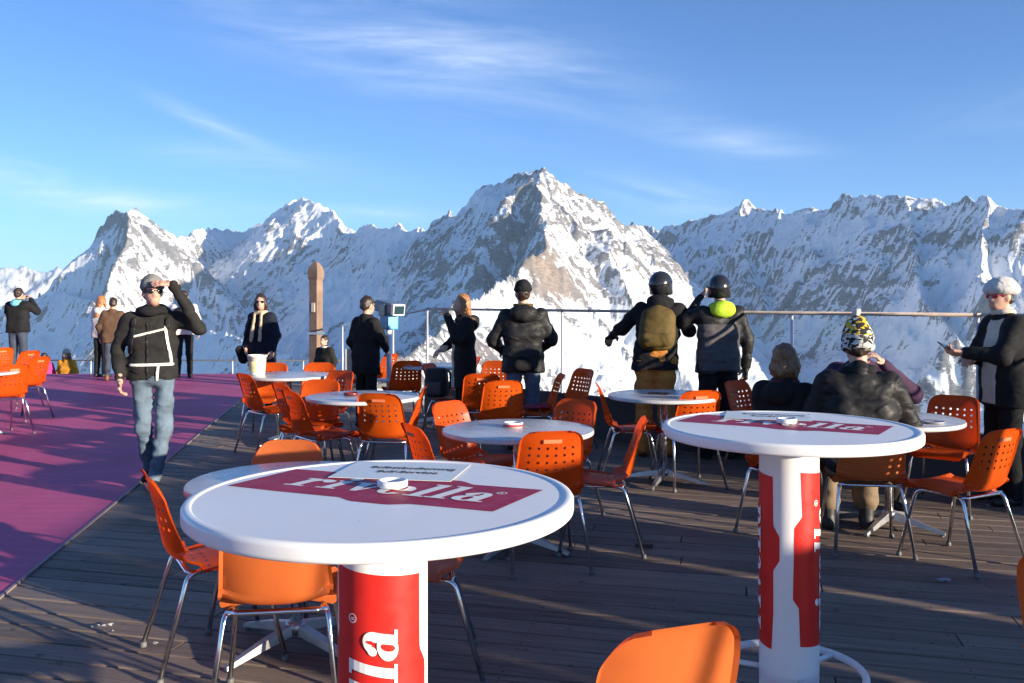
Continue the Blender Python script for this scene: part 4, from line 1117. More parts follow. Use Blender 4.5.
A3 = lambda v: np.array(v, np.float32)
def field(prims, h, k=.03, wr=0.0, wf=9.0, clips=(), post=None, pad=.05, seed=0):
    """prims: ('cap', a, b, ra, rb, scale, sign) | ('ell', c, radii, M, sign) | ('tor', c, R, r, (sx, sy), M)"""
    lo = np.full(3, 1e9); hi = np.full(3, -1e9); bb = []
    for p in prims:
        if p[0] == 'clip': bb.append(None); continue
        if p[0] == 'cap':
            a, b = A3(p[1]), A3(p[2]); sc = A3(p[5]) if len(p) > 5 and p[5] is not None else A3((1, 1, 1)); r = max(p[3], p[4]) * np.maximum(sc, 1)
            l, u = np.minimum(a, b) - r, np.maximum(a, b) + r
        elif p[0] == 'ell': r = max(p[2]); l, u = A3(p[1]) - r, A3(p[1]) + r
        else: r = (p[2] + p[3]) * 1.25; l, u = A3(p[1]) - r, A3(p[1]) + r
        bb.append((l, u)); lo = np.minimum(lo, l); hi = np.maximum(hi, u)
    lo -= pad; hi += pad; n = np.ceil((hi - lo) / h).astype(int) + 1
    D = np.full(n, .2, np.float32); ax = [lo[i] + np.arange(n[i], dtype=np.float32) * h for i in range(3)]
    for p, q_ in zip(prims, bb):
        if q_ is None:
            D = np.maximum(D, p[1] - ax[2][None, None, :]); continue
        l, u = q_
        s = tuple(slice(max(0, int((l[i] - lo[i] - k - .06) / h)), min(n[i], int((u[i] - lo[i] + k + .06) / h) + 2)) for i in range(3))
        X, Y, Z = np.meshgrid(ax[0][s[0]], ax[1][s[1]], ax[2][s[2]], indexing='ij', sparse=True)
        neg = False; kk = k
        if p[0] == 'cap':
            a, b = A3(p[1]), A3(p[2]); sc = A3(p[5]) if len(p) > 5 and p[5] is not None else A3((1, 1, 1)); neg = len(p) > 6 and p[6] < 0
            ab = b - a; q2 = max(float(ab @ ab), 1e-9)
            t = np.clip(((X - a[0]) * ab[0] + (Y - a[1]) * ab[1] + (Z - a[2]) * ab[2]) / q2, 0, 1)
            d = np.sqrt(((X - a[0] - t * ab[0]) / sc[0]) ** 2 + ((Y - a[1] - t * ab[1]) / sc[1]) ** 2 + ((Z - a[2] - t * ab[2]) / sc[2]) ** 2) - (p[3] + t * (p[4] - p[3]))
        elif p[0] == 'ell':
            c = A3(p[1]); M = p[3] if len(p) > 3 and p[3] is not None else np.eye(3); neg = len(p) > 4 and p[4] < 0
            dx, dy, dz = X - c[0], Y - c[1], Z - c[2]
            w = [(M[0, i] * dx + M[1, i] * dy + M[2, i] * dz) / p[2][i] for i in range(3)]
            q = np.sqrt(w[0] ** 2 + w[1] ** 2 + w[2] ** 2); q2 = np.sqrt((w[0] / p[2][0]) ** 2 + (w[1] / p[2][1]) ** 2 + (w[2] / p[2][2]) ** 2)
            d = np.where(q2 > 1e-6, q * (q - 1) / np.maximum(q2, 1e-6), -min(p[2]))
        else:
            c = A3(p[1]); M = p[5] if len(p) > 5 and p[5] is not None else np.eye(3)
            dx, dy, dz = X - c[0], Y - c[1], Z - c[2]; w = [M[0, i] * dx + M[1, i] * dy + M[2, i] * dz for i in range(3)]
            d = np.sqrt((np.sqrt((w[0] / p[4][0]) ** 2 + (w[1] / p[4][1]) ** 2) - p[2]) ** 2 + w[2] ** 2) - p[3]
        o = D[s]
        if neg: d = -d; hh = np.clip(.5 - .5 * (d - o) / .012, 0, 1); D[s] = o + (d - o) * (1 - hh) + .012 * hh * (1 - hh) if False else np.maximum(o, d)
        else: hh = np.clip(.5 + .5 * (o - d) / kk, 0, 1); D[s] = o + (d - o) * hh - kk * hh * (1 - hh)
    X, Y, Z = np.meshgrid(*ax, indexing='ij', sparse=True)
    if wr:
        m = np.abs(D) < .06; I = np.nonzero(m)
        x, y, z = ax[0][I[0]], ax[1][I[1]], ax[2][I[2]]
        nn = vnoise3(x * wf + seed * 3.1, y * wf, z * wf * 1.5 + seed) + .5 * vnoise3(x * wf * 2.2, y * wf * 2.2 + seed, z * wf * 3.2)
        fold = 1 - 2 * np.abs(vnoise3(x * wf * .8 + 5 + seed, y * wf * .8 + 9, z * wf * 1.7 + 3))
        D[I] += wr * (.7 * nn + .6 * fold)
    for pt, nr in clips:
        D = np.maximum(D, (X - pt[0]) * nr[0] + (Y - pt[1]) * nr[1] + (Z - pt[2]) * nr[2])
    if post is not None: D = post(X, Y, Z, D)
    return D, lo, h
def mesh_of(*a, **k):
    D, lo, h = field(*a, **k)
    D = np.pad(D, 1, constant_values=.1); return surface_nets(D, lo - h, h)

# ---- cloth and skin materials
def cloth_mat(name, col, rough=.85, var=.25, bs=70, bump_=.4, sheen=.15, scale=9): return surf(name, col, rough, 0, var, scale, bump_, bs, .003, spec=.18, sheen=0, crease=.35)
SKIN = surf('skin', (.52, .30, .22), .5, 0, .10, 14, .15, 80, .001, sub=.12)
BLACK = cloth_mat('black shell cloth', (.014, .014, .0155)); BLACK2 = surf('black nylon', (.014, .014, .015), .55, 0, .3, 8, .4, 45, .004, spec=.22, crease=.6)
CHARCOAL = cloth_mat('charcoal cloth', (.020, .0195, .0185)); NAVY = cloth_mat('navy cloth', (.012, .015, .028))
DENIM = surf('blue denim', (.085, .125, .175), .8, 0, .35, 7, .5, 120, .002, crease=.55); DENIM2 = surf('washed denim', (.095, .14, .185), .8, 0, .38, 6, .5, 130, .002, crease=.55); DDENIM = surf('dark denim', (.028, .040, .065), .8, 0, .3, 7, .5, 120, .002, crease=.55)
WHITEC = cloth_mat('white jacket cloth', (.66, .64, .60), .8, .1); CREAM = cloth_mat('cream knit', (.52, .46, .37), .9, .15, 90, .6); GREYK = cloth_mat('grey knit', (.20, .195, .185), .9, .18, 110, .6)
BROWNC = cloth_mat('brown quilted cloth', (.10, .058, .036)); RUST = surf('rust orange ski cloth', (.50, .19, .03), .7, 0, .25, 7, .4, 40, .004, crease=.55); OLIVE = cloth_mat('olive nylon', (.105, .072, .022), .7)
LIME = cloth_mat('lime green cloth', (.42, .62, .04), .7, .08); GREYJ = cloth_mat('grey purple shell', (.085, .078, .082), .7, .15); PURPLE = cloth_mat('dark purple fleece', (.060, .030, .062)); PINK = cloth_mat('pink jacket', (.55, .05, .22)); YELLOW = cloth_mat('yellow orange jacket', (.62, .26, .03))
LBLUE = cloth_mat('light blue lining', (.16, .50, .62)); BEIGE = cloth_mat('beige scarf', (.52, .40, .26), .9, .2, 60, .6); TAN = surf('tan cargo cloth', (.17, .12, .07), .8, 0, .2, 7, .4, 60)
STRAP = surf('white webbing', (.74, .70, .60), .7, 0, .08, 20, .3, 160, .001); LEATHER = surf('brown boot leather', (.14, .055, .03), .5, 0, .25, 12, .3, 60); SHOE = surf('black shoe', (.015, .015, .016), .55, 0, .2, 12)
LENS = surf('dark sunglass lens', (.008, .008, .010), .08); REDLENS = surf('red sunglass frame', (.30, .02, .04), .25); HELMET = surf('black ski helmet', (.018, .019, .022), .22, 0, .2, 6, coat=.3)
def hair_mat(name, c): 
    m, nt, out = new_mat(name); b = N(nt, 'ShaderNodeBsdfPrincipled'); L(nt, b.outputs[0], out.inputs[0])
    v = coords(nt, 'Object', (1, 1, .12)); f = noise_node(nt, v, 110, 4, .6)
    L(nt, ramp(nt, f, [(.3, [q * .35 for q in c]), (.7, [min(1, q * 1.5) for q in c])]), b.inputs['Base Color']); b.inputs['Roughness'].default_value = .42
    L(nt, bump(nt, f, .9, .006), b.inputs['Normal']); return m
H_DARK = hair_mat('dark brown hair', (.035, .020, .013)); H_GINGER = hair_mat('copper blonde hair', (.34, .15, .055)); H_BLOND = hair_mat('brown blonde hair', (.19, .088, .034)); H_GREY = hair_mat('grey hair', (.4, .38, .36)); H_RED = hair_mat('auburn hair', (.16, .05, .025))
def fur_mat():
    m, nt, out = new_mat('white fur'); b = N(nt, 'ShaderNodeBsdfPrincipled'); L(nt, b.outputs[0], out.inputs[0]); v = coords(nt)
    f = noise_node(nt, v, 70, 5, .7); L(nt, ramp(nt, f, [(.3, (.42, .40, .38)), (.65, (.74, .72, .68))]), b.inputs['Base Color']); b.inputs['Roughness'].default_value = .95; b.inputs['Sheen Weight'].default_value = .5
    L(nt, bump(nt, f, 1.0, .012), b.inputs['Normal']); return m
FUR = fur_mat()
def knit_hat_mat():
    m, nt, out = new_mat('patterned knit'); b = N(nt, 'ShaderNodeBsdfPrincipled'); L(nt, b.outputs[0], out.inputs[0])
    v = coords(nt, 'Object', (1, 1, 1.6)); vo = N(nt, 'ShaderNodeTexVoronoi'); vo.inputs['Scale'].default_value = 42; L(nt, v, vo.inputs['Vector'])
    sx = N(nt, 'ShaderNodeSeparateXYZ'); L(nt, vo.outputs['Color'], sx.inputs[0])
    top = ramp(nt, sx.outputs[0], [(.0, (.02, .02, .02)), (.46, (.02, .02, .02)), (.5, (.58, .40, .02)), (.74, (.55, .38, .03)), (.78, (.66, .66, .6)), (1, (.62, .62, .56))])
    low = ramp(nt, sx.outputs[1], [(.0, (.02, .02, .02)), (.40, (.03, .03, .03)), (.46, (.55, .55, .50)), (1, (.70, .70, .65))])
    tc = N(nt, 'ShaderNodeTexCoord'); sz = N(nt, 'ShaderNodeSeparateXYZ'); L(nt, tc.outputs['Generated'], sz.inputs[0])
    for n_ in (top, low): n_.node.color_ramp.interpolation = 'CONSTANT'
    L(nt, mixc(nt, ramp_f(nt, sz.outputs[2], .50, .53), low, top), b.inputs['Base Color']); b.inputs['Roughness'].default_value = .95
    L(nt, bump(nt, noise_node(nt, v, 120, 2, .5), .8, .006), b.inputs['Normal']); return m
KNIT = knit_hat_mat()

def hand_prims(w, d, n, side, curl=.5, s=1.0):
    """wrist w, direction d of the palm, n = palm normal (towards the palm), side = thumb direction"""
    w = Vector(w); d = Vector(d).normalized(); n = Vector(n); n = (n - d * n.dot(d)).normalized(); sd_ = d.cross(n); 
    if sd_.dot(Vector(side)) < 0: sd_ = -sd_
    pr = [('cap', w - d * .03, w + d * .02, .026 * s, .028 * s)]
    for k, o in enumerate((.028, .010, -.009, -.027)):
        pr.append(('cap', w + d * .02 + sd_ * o * .6 * s, w + d * .085 * s + sd_ * o * s, .016 * s, .0125 * s))
        b0 = w + d * .085 * s + sd_ * o * s; ln = (.072, .080, .074, .058)[k] * s
        ang = curl * .9 + .08 * k; d1 = (d * math.cos(ang) + n * math.sin(ang)); b1 = b0 + d1 * ln * .5
        d2 = (d * math.cos(ang * 2) + n * math.sin(ang * 2)); b2 = b1 + d2 * ln * .5
        pr += [('cap', b0, b1, .0098 * s, .0088 * s), ('cap', b1, b2, .0088 * s, .0072 * s)]
    t0 = w + d * .025 * s + sd_ * .022 * s; t1 = t0 + (d * .6 + sd_ * .8 + n * .25).normalized() * .042 * s; t2 = t1 + (d * .85 + sd_ * .3 + n * .35).normalized() * .034 * s
    pr += [('cap', t0, t1, .015 * s, .011 * s), ('cap', t1, t2, .011 * s, .008 * s)]
    return pr

def rotz(a): c, s = math.cos(a), math.sin(a); return np.array([[c, -s, 0], [s, c, 0], [0, 0, 1.0]])
def rotx(a): c, s = math.cos(a), math.sin(a); return np.array([[1, 0, 0], [0, c, -s], [0, s, c]])

ARM_DOWN = ((.265, -.03, .21), (.275, .05, -.02))
ARM_POCKET = ((.28, -.05, .22), (.20, .09, .02))
ARM_PHOTO = ((.31, .14, .36), (.09, .26, .60))
ARM_RAIL = ((.27, .12, .26), (.16, .36, .22))
LEG_STAND = ((.105, .01, .50), (.115, -.01, .09))
class Person:
    def __init__(s, px, depth, yaw, h, label, arms=(ARM_DOWN, ARM_DOWN), legs=(LEG_STAND, LEG_STAND), sit=False, lean=0.0, head=(0, 0), res=.016, z0=0.0, bulk=1.0, hands=True, group=None, skin=SKIN, fem=False, pelvis=None, xy=None, roll=0.0):
        s.roll = math.tan(R(roll))
        s.h = h; s.k = h / 1.75; s.res = res; s.bulk = bulk; s.sit = sit; s.label = label
        loc = P(px, depth) if xy is None else Vector((xy[0], xy[1], 0)); loc.z = z0
        s.zp = (.52 if sit else .93) if pelvis is None else pelvis
        s.lean = R(lean)
        s.root = empty('person', loc, R(yaw), label, 'person', group)
        k = s.k
        s.J = {}
        for i, sg in ((0, 1), (1, -1)):
            e, w = arms[i]
            s.J['sh', sg] = s.T(sg * (.165 if fem else .185), 0, .475); s.J['el', sg] = s.T(sg * e[0], e[1], e[2]); s.J['wr', sg] = s.T(sg * w[0], w[1], w[2])
            kn, an = legs[i] if not sit else (((.11, .43, .51), (.12, .40, .09)) if legs[i] is LEG_STAND else legs[i])
            s.J['hp', sg] = Vector((sg * .09, 0, s.zp - .02)) * k; s.J['kn', sg] = Vector((sg * kn[0], kn[1], kn[2])) * k; s.J['an', sg] = Vector((sg * an[0], an[1], an[2])) * k
        s.hy, s.hp = R(head[0]), R(head[1])
        s.HM = rotz(s.hy) @ rotx(-s.hp)
        s.hc = s.T(0, .03, .70)
        # ---- body
        pr = []
        for sg in (1, -1):
            e_, w_ = s.J['el', sg], s.J['wr', sg]
            pr += [('cap', s.J['sh', sg], e_, .036 * k, .030 * k), ('cap', e_, w_, .031 * k, .025 * k)]
            pr += [('cap', s.J['hp', sg], s.J['kn', sg], .056 * k, .040 * k), ('cap', s.J['kn', sg], s.J['an', sg], .040 * k, .032 * k)]
            a = s.J['an', sg]; fd = Vector((sg * .12, .99, 0)); pr += [('cap', a + Vector((0, -.02, -.045)) * k, a + (fd * .14 + Vector((0, 0, -.055))) * k, .034 * k, .026 * k)]
        pr += [('cap', s.T(-.06, 0, .02), s.T(.06, 0, .02), .078 * k, .078 * k, (1, .85, 1)), ('cap', s.T(0, 0, .05), s.T(0, 0, .25), .085 * k, .09 * k, (1.1, .8, 1)),
               ('cap', s.T(-.07, 0, .37), s.T(.07, 0, .37), .08 * k, .08 * k, (1, .85, 1)), ('cap', s.T(-.12, -.01, .455), s.T(.12, -.01, .455), .045 * k, .045 * k),
               ('cap', s.T(0, -.01, .46), s.T(0, .012, .64), .056 * k, .05 * k)]
        c = s.hc
        def E(off, r, neg=False): return ('ell', s.H(*off), tuple(q * k for q in r), s.HM, -1 if neg else 1)
        pr += [E((0, -.012, .03), (.074, .092, .090)), E((0, .022, -.03), (.060, .070, .080)), E((0, .045, -.085), (.034, .036, .028)),
               E((0, .088, -.018), (.012, .016, .024)), E((0, .097, -.030), (.015, .013, .010)), E((.073, -.008, -.012), (.012, .02, .03)), E((-.073, -.008, -.012), (.012, .02, .03)),
               E((0, .078, -.064), (.022, .012, .007)), E((0, .076, -.076), (.019, .012, .007)), E((0, .077, .028), (.045, .012, .010))]
        hp_ = []
        V, Q = mesh_of(pr, min(res, .0125), k=.022)
        if hands:
            for sg in (1, -1):
                w, e = s.J['wr', sg], s.J['el', sg]; d = (w - e).normalized()
                hd = s.handspec(sg, d)
                v2, q2 = mesh_of(hand_prims(w, hd[0], hd[1], hd[2], hd[3], k), .0055, k=.008, pad=.02)
                Q = np.concatenate([Q, q2 + len(V)]); V = np.concatenate([V, v2])
        s.body = np_obj('body', V, Q, skin, s.root)
    hand_override = None
    def handspec(s, sg, d):
        o = (HANDS.get(s.label) or {}).get(sg)
        if o: return o
        n = Vector((-sg, 0, 0)) if abs(d.z) > .6 else Vector((0, 0, -1))
        return d, n, Vector((0, 1, .3)), .45
    def T(s, x, y, t):
        c, sn = math.cos(s.lean), math.sin(s.lean); k = s.k
        return Vector((x + t * s.roll, y * c + t * sn, s.zp - y * sn + t * c)) * k
    def H(s, x, y, z):
        v = s.HM @ np.array([x, y, z]); return s.hc + Vector(v) * s.k
    def part(s, name, mat, prims, k=.03, wr=.0, wf=9., clips=(), post=None, res=None, seed=0, parent=None, pad=.05):
        V, Q = mesh_of(prims, res or s.res, k=k, wr=wr * s.k, wf=wf, clips=clips, post=post, seed=seed, pad=pad)
        return np_obj(name, V, Q, mat, parent or s.root)
    # ---- clothing
    def jacket_prims(s, hem=-.08, b=None, sleeve=1.0):
        b = b or s.bulk; k = s.k; pr = []; arms = []
        for sg in (1, -1):
            w = s.J['wr', sg]; e = s.J['el', sg]; sh = s.J['sh', sg]
            arms += [('cap', sh, e, .077 * k * b, .064 * k * b), ('cap', e, e.lerp(w, sleeve * .96), .063 * k * b, .046 * k * b)]
        pr += [('cap', s.T(-.115, -.005, .43), s.T(.115, -.005, .43), .105 * k * b, .105 * k * b, (1, .9, 1)), ('cap', s.T(-.075, .0, .28), s.T(.075, .0, .28), .145 * k * b, .145 * k * b, (1, .86, 1)),
               ('cap', s.T(-.07, 0, .10), s.T(.07, 0, .10), .148 * k * b, .148 * k * b, (1, .86, 1)), ('cap', s.T(0, -.01, .47), s.T(0, .0, .55), .08 * k, .068 * k)]
        if not s.sit:
            h_ = max(hem, -.5); pr += [('cap', s.T(-.075, 0, .0), s.T(-.08, 0, h_ - .05), .148 * k * b, .150 * k * b, (1, .86, 1)), ('cap', s.T(.075, 0, .0), s.T(.08, 0, h_ - .05), .148 * k * b, .150 * k * b, (1, .86, 1)), ('clip', s.T(0, 0, hem).z)]
        else: pr += [('cap', s.T(-.08, 0, .0), s.T(.08, 0, .0), .15 * k * b, .15 * k * b, (1, .9, 1)), ('clip', s.zp * s.k - .10)]
        return pr + arms
    def jacket(s, mat, hem=-.08, wr=.008, b=None, name='jacket', sleeve=1.0, collar=True, seed=1, wf=8.):
        s.jp = s.jacket_prims(hem, b, sleeve); s.hem = hem; s.jseed = seed; s.jwr = wr; s.jwf = wf
        pr = list(s.jp)
        if collar: pr += [('tor', s.T(0, .005, .545), .066 * s.k, .022 * s.k, (1, 1), None)]
        s.j = s.part(name, mat, pr, .045, wr, wf, seed=seed); return s.j
    def band(s, name, mat, region, th=.012, res=None, parent=None):
        """a strip lying on the jacket where region(X, Y, Z) is negative"""
        def post(X, Y, Z, D): return np.maximum(D - th, region(X, Y, Z))
        return s.part(name, mat, s.jp, .045, s.jwr, s.jwf, (), post, res or s.res * .75, s.jseed, parent or s.j)
    def trousers(s, mat, loose=1.0, wr=.008, flare=1.0, top=.10, shorten=0.0, name='trousers', seed=3, wf=9.):
        k = s.k; pr = [('cap', s.T(-.07, 0, .0), s.T(.07, 0, .0), .118 * k * loose, .118 * k * loose, (1, .92, 1)), ('cap', s.T(-.06, 0, top - .05), s.T(.06, 0, top - .05), .11 * k * loose, .11 * k * loose, (1, .9, 1))]
        for sg in (1, -1):
            a, kn, an = s.J['hp', sg], s.J['kn', sg], s.J['an', sg]
            pr += [('cap', a, kn, .094 * k * loose, .070 * k * loose), ('cap', kn, an.lerp(kn, shorten) + Vector((0, 0, -.01)), .069 * k * loose, .058 * k * loose * flare)]
        s.tp = pr
        return s.part(name, mat, pr, .03, wr, wf, seed=seed)
    def shoes(s, mat=SHOE, boot=0.0):
        for sg in (1, -1):
            a = s.J['an', sg]; k = s.k; fd = Vector((sg * .12, .99, 0)); sole = -.085
            pr = [('cap', a + Vector((0, -.03, -.048)) * k, a + (fd * .155 + Vector((0, 0, -.058))) * k, .042 * k, .034 * k), ('cap', a + Vector((0, -.01, -.03)) * k, a + Vector((0, 0, .02 + boot)) * k, .045 * k, (.05 if boot else .042) * k)]
            zb = a.z - .088 * k
            s.part('shoe', mat, pr, .02, 0, clips=[((0, 0, zb), (0, 0, -1))], res=min(s.res, .012))
    def hair(s, style, mat, seed=1):
        k = s.k; E = lambda off, r: ('ell', s.H(*off), tuple(q * k for q in r), s.HM, 1)
        pr = [E((0, -.018, .035), (.086, .103, .098))]
        front = s.H(0, .052, 0); fn = Vector(s.HM @ np.array([0, 1, -.25])).normalized()
        clips = [(front, fn)]
        if style == 'short': pr += [E((0, -.05, -.02), (.072, .06, .06))]
        if style == 'bob':
            pr += [E((0, -.045, -.05), (.098, .075, .10)), E((.075, .0, -.05), (.030, .055, .095)), E((-.075, .0, -.05), (.030, .055, .095))]
        if style == 'long':
            pr += [('cap', s.H(0, -.06, .0), s.H(0, -.165, -.30), .075 * k, .050 * k, (1.35, .7, 1)), ('cap', s.H(.07, -.005, .02), s.H(.115, .05, -.30), .032 * k, .026 * k), ('cap', s.H(-.07, -.005, .02), s.H(-.115, .05, -.30), .032 * k, .026 * k)]
        if style == 'curly':
            pr += [E((0, -.05, -.04), (.10, .08, .09)), E((.06, -.02, -.03), (.045, .06, .07)), E((-.06, -.02, -.03), (.045, .06, .07))]
        return s.part('hair', mat, pr, .02, .010, 26, clips, res=min(s.res, .012), seed=seed)
    def hat(s, style, mat, mat2=None):
        k = s.k; E = lambda off, r: ('ell', s.H(*off), tuple(q * k for q in r), s.HM, 1); res = min(s.res, .011)
        dn = Vector(s.HM @ np.array([0, .12, -1.0])).normalized()
        if style == 'beanie':
            o = s.part('beanie', mat, [E((0, -.014, .055), (.092, .108, .102)), ('tor', s.H(0, -.012, .045), .092 * k, .016 * k, (.92, 1.1), s.HM)], .015, .003, 22, [(s.H(0, 0, .022), dn)], res=res)
        elif style == 'tall':
            o = s.part('beanie', mat, [E((0, -.016, .045), (.095, .108, .125)), E((0, -.02, .14), (.055, .06, .05)), ('tor', s.H(0, -.020, -.015), .090 * k, .017 * k, (.92, 1.08), s.HM)], .03, .004, 22, [(s.H(0, 0, -.055), dn)], res=res)
            s.part('pompom', mat2, [E((0, -.02, .205), (.028, .028, .028))], .01, .008, 40, res=.008, parent=o)
        elif style == 'helmet':
            o = s.part('helmet', mat, [E((0, -.014, .04), (.112, .134, .122)), E((.08, -.02, -.03), (.034, .06, .07)), E((-.08, -.02, -.03), (.034, .06, .07)), E((0, -.07, -.01), (.08, .06, .07))], .02, 0, clips=[(s.H(0, .085, 0), Vector(s.HM @ np.array([0, 1, -.3])).normalized()), (s.H(0, 0, -.075), Vector(s.HM @ np.array([0, -.2, -1])).normalized())], res=res)
            s.part('goggle_strap', mat2 or BLACK, [('tor', s.H(0, -.016, .05), .112 * k, .009 * k, (.96, 1.12), s.HM)], .01, res=.008, parent=o)
        elif style == 'fur':
            o = s.part('fur_hat', mat, [E((0, -.014, .085), (.105, .118, .075)), ('tor', s.H(0, -.012, .055), .088 * k, .042 * k, (.98, 1.1), s.HM)], .02, .005, 55, [(s.H(0, 0, .005), dn)], res=res)
        return o
    def glasses(s, mat=LENS):
        E = lambda off, r: ('ell', s.H(*off), tuple(q * s.k for q in r), s.HM, 1)
        pr = [E((.034, .084, .004), (.030, .013, .021)), E((-.034, .084, .004), (.030, .013, .021)), ('cap', s.H(-.02, .094, .01), s.H(.02, .094, .01), .005, .005)]
        for sg in (1, -1): pr.append(('cap', s.H(sg * .062, .078, .010), s.H(sg * .080, -.02, .010), .005, .005))
        s.part('sunglasses', mat, pr, .004, res=.006, pad=.02)
    def eyes(s):
        for sg in (1, -1):
            s.part('eye', surf('dark eye', (.03, .02, .015), .2), [('ell', s.H(sg * .031, .076, .004), (.012 * s.k, .009 * s.k, .008 * s.k), s.HM, 1)], .004, res=.004, pad=.01)
    def hood(s, mat, up=0.0, size=1.0):
        k = s.k * size
        pr = [('ell', s.T(0, -.105, .50 + up), (.125 * k, .075 * k, .085 * k), None, 1), ('tor', s.T(0, -.03, .535 + up), .088 * k, .034 * k, (1.05, 1), None)]
        return s.part('hood', mat, pr, .04, .008, 12, seed=4, parent=s.j)
    def scarf(s, mat, tails=True, fringe=.30):
        k = s.k; pr = [('tor', s.T(0, .01, .545), .072 * k, .032 * k, (1.05, 1.0), None)]
        if tails:
            for sg in (1, -1): pr.append(('cap', s.T(sg * .06, .10, .52), s.T(sg * .075, .155, .52 - fringe), .030 * k, .034 * k, (1, .55, 1)))
        return s.part('scarf', mat, pr, .02, .008, 18, seed=6)
    def backpack(s, mat, w=.15, d=.10, z0=.06, z1=.44, off=.19, sag=0.0):
        k = s.k; y = -off
        pr = [('cap', s.T(-w + d, y, z0 + d), s.T(-w + d, y + .02, z1 - d), d * k, d * k * .9, (1, .8, 1)), ('cap', s.T(w - d, y, z0 + d), s.T(w - d, y + .02, z1 - d), d * k, d * k * .9, (1, .8, 1)), ('cap', s.T(0, y, z0 + d), s.T(0, y + .02, z1 - d * .8), d * k * 1.02, d * k * .95, (1, .85, 1))]
        o = s.part('backpack', mat, pr, .03, .006, 10, seed=8)
        pk = [('cap', s.T(-w * .5, y - d * .75, z0 + .09), s.T(w * .5, y - d * .75, z0 + .09), .06 * k, .06 * k, (1, .6, 1.1))]
        s.part('front_pocket', mat, pk, .02, .004, 12, parent=o)
        return o
    def backpack_straps(s, mat, w=.028):
        for sg in (1, -1):
            x0 = sg * .115 * s.k
            s.band('shoulder_strap', mat, lambda X, Y, Z: np.maximum(np.maximum(np.abs(X - x0) - w * s.k, -(Y + .02)), np.maximum(s.T(0, 0, .20).z - Z, Z - 9)), .016)

HANDS = {}
GRP = None
# 1 ---- the man in the foreground
lab = 'man shading his eyes, in grey beanie and dark jacket with white straps'
HANDS[lab] = {-1: (Vector((.85, .06, .10)), Vector((0, -.5, -.85)), Vector((0, -1, .1)), .12), 1: (Vector((-.05, .35, -.9)), Vector((-1, 0, 0)), Vector((0, 1, .2)), .5)}
p = Person(153, 7.35, 194, 1.70, lab, arms=(((.285, -.05, .22), (.245, .10, -.02)), ((.38, .13, .40), (.175, .185, .765))),
           legs=(((.075, .03, .50), (.045, -.14, .12)), ((.10, .06, .50), (.02, .10, .09))), head=(22, -2), res=.0115, bulk=.90)
p.jacket(CHARCOAL, hem=-.03, wr=.013, seed=2); p.trousers(DENIM2, .93, .014, 1.08, wf=11); p.shoes()
p.hat('beanie', GREYK); p.glasses(); p.hair('short', H_DARK)
p.part('collar', BLACK, [('tor', p.T(0, .01, .545), .080, .040, (1.1, 1.05), None), ('ell', p.T(0, -.08, .53), (.13, .08, .08), None, 1)], .03, .008, 12)
kk = p.k
def seg2(x0, z0, x1, z1, w, front=True):
    a = p.T(x0, 0, z0); b = p.T(x1, 0, z1)
    def f(X, Y, Z):
        dx, dz = b.x - a.x, b.z - a.z; l2 = dx * dx + dz * dz
        t = np.clip(((X - a.x) * dx + (Z - a.z) * dz) / l2, 0, 1)
        d = np.sqrt((X - a.x - t * dx) ** 2 + (Z - a.z - t * dz) ** 2) - w
        return np.maximum(d, -(Y - .01)) + 0 * Y
    return f
p.band('chest_strap', STRAP, seg2(.15, .33, -.11, .395, .0095)); p.band('shoulder_strap', STRAP, seg2(-.105, .41, -.155, .12, .0115)); p.band('shoulder_strap', STRAP, seg2(.15, .37, .16, .31, .011))
p.band('waist_strap', STRAP, seg2(.165, .095, -.165, .10, .012)); p.band('hanging_strap', STRAP, seg2(-.055, .09, -.04, -.08, .011), .016)
p.band('zip_flap', BLACK2, seg2(.035, .44, .03, -.02, .010), .008)
p.band('pack_strap', BLACK2, seg2(.135, .47, .175, .20, .020), .014); p.band('pack_strap', BLACK2, seg2(-.125, .47, -.13, .41, .020), .014)
p.band('pocket_zip', BLACK2, seg2(.15, .05, .075, .015, .005), .007); p.band('pocket_zip', BLACK2, seg2(-.12, .05, -.06, .015, .005), .007); p.band('hem_seam', BLACK2, seg2(-.2, -.012, .2, -.012, .004), .007)
p.backpack(BLACK2, .17, .10, .05, .50, .20)
p.part('breast_badge', surf('dark badge', (.05, .05, .05), .4), [('ell', p.H(-.05, .098, .075), (.02, .008, .012), p.HM, 1)], .004, res=.006)

# 2 ---- far left group
p = Person(18, 18.0, -6, 1.76, 'person in black hoodie with light blue collar taking a photo at the far left', arms=(ARM_PHOTO, ARM_PHOTO), res=.024, hands=True, bulk=1.1)
p.jacket(BLACK, hem=-.06, wr=.012); p.trousers(DDENIM, 1.08); p.shoes(); p.hair('short', H_DARK); p.hood(LBLUE, .02, .8)
p = Person(44, 19.7, 20, 1.3, 'child in a pink jacket with dark hair beyond the edge of the purple floor', z0=-1.1 + .16, res=.024); p.jacket(PINK, wr=.01); p.trousers(BLACK); p.hair('long', H_DARK); p.shoes()
p = Person(67, 19.6, 170, 1.42, 'girl in a yellow orange jacket and pale hat beyond the edge of the purple floor', z0=-.98, res=.022); p.jacket(YELLOW, wr=.01); p.trousers(BLACK); p.hair('long', H_RED); p.hat('beanie', CREAM); p.shoes(); p.eyes()
p = Person(101, 17.7, -24, 1.60, 'long haired woman in white jacket and black trousers beside the brown quilted jacket', arms=(ARM_POCKET, ((.26, .12, .3), (.10, .26, .50))), res=.022, fem=True); p.jacket(WHITEC, hem=-.08, wr=.01, b=1.05); p.trousers(BLACK); p.hair('long', H_GINGER); p.hood(WHITEC, 0, .9); p.shoes()
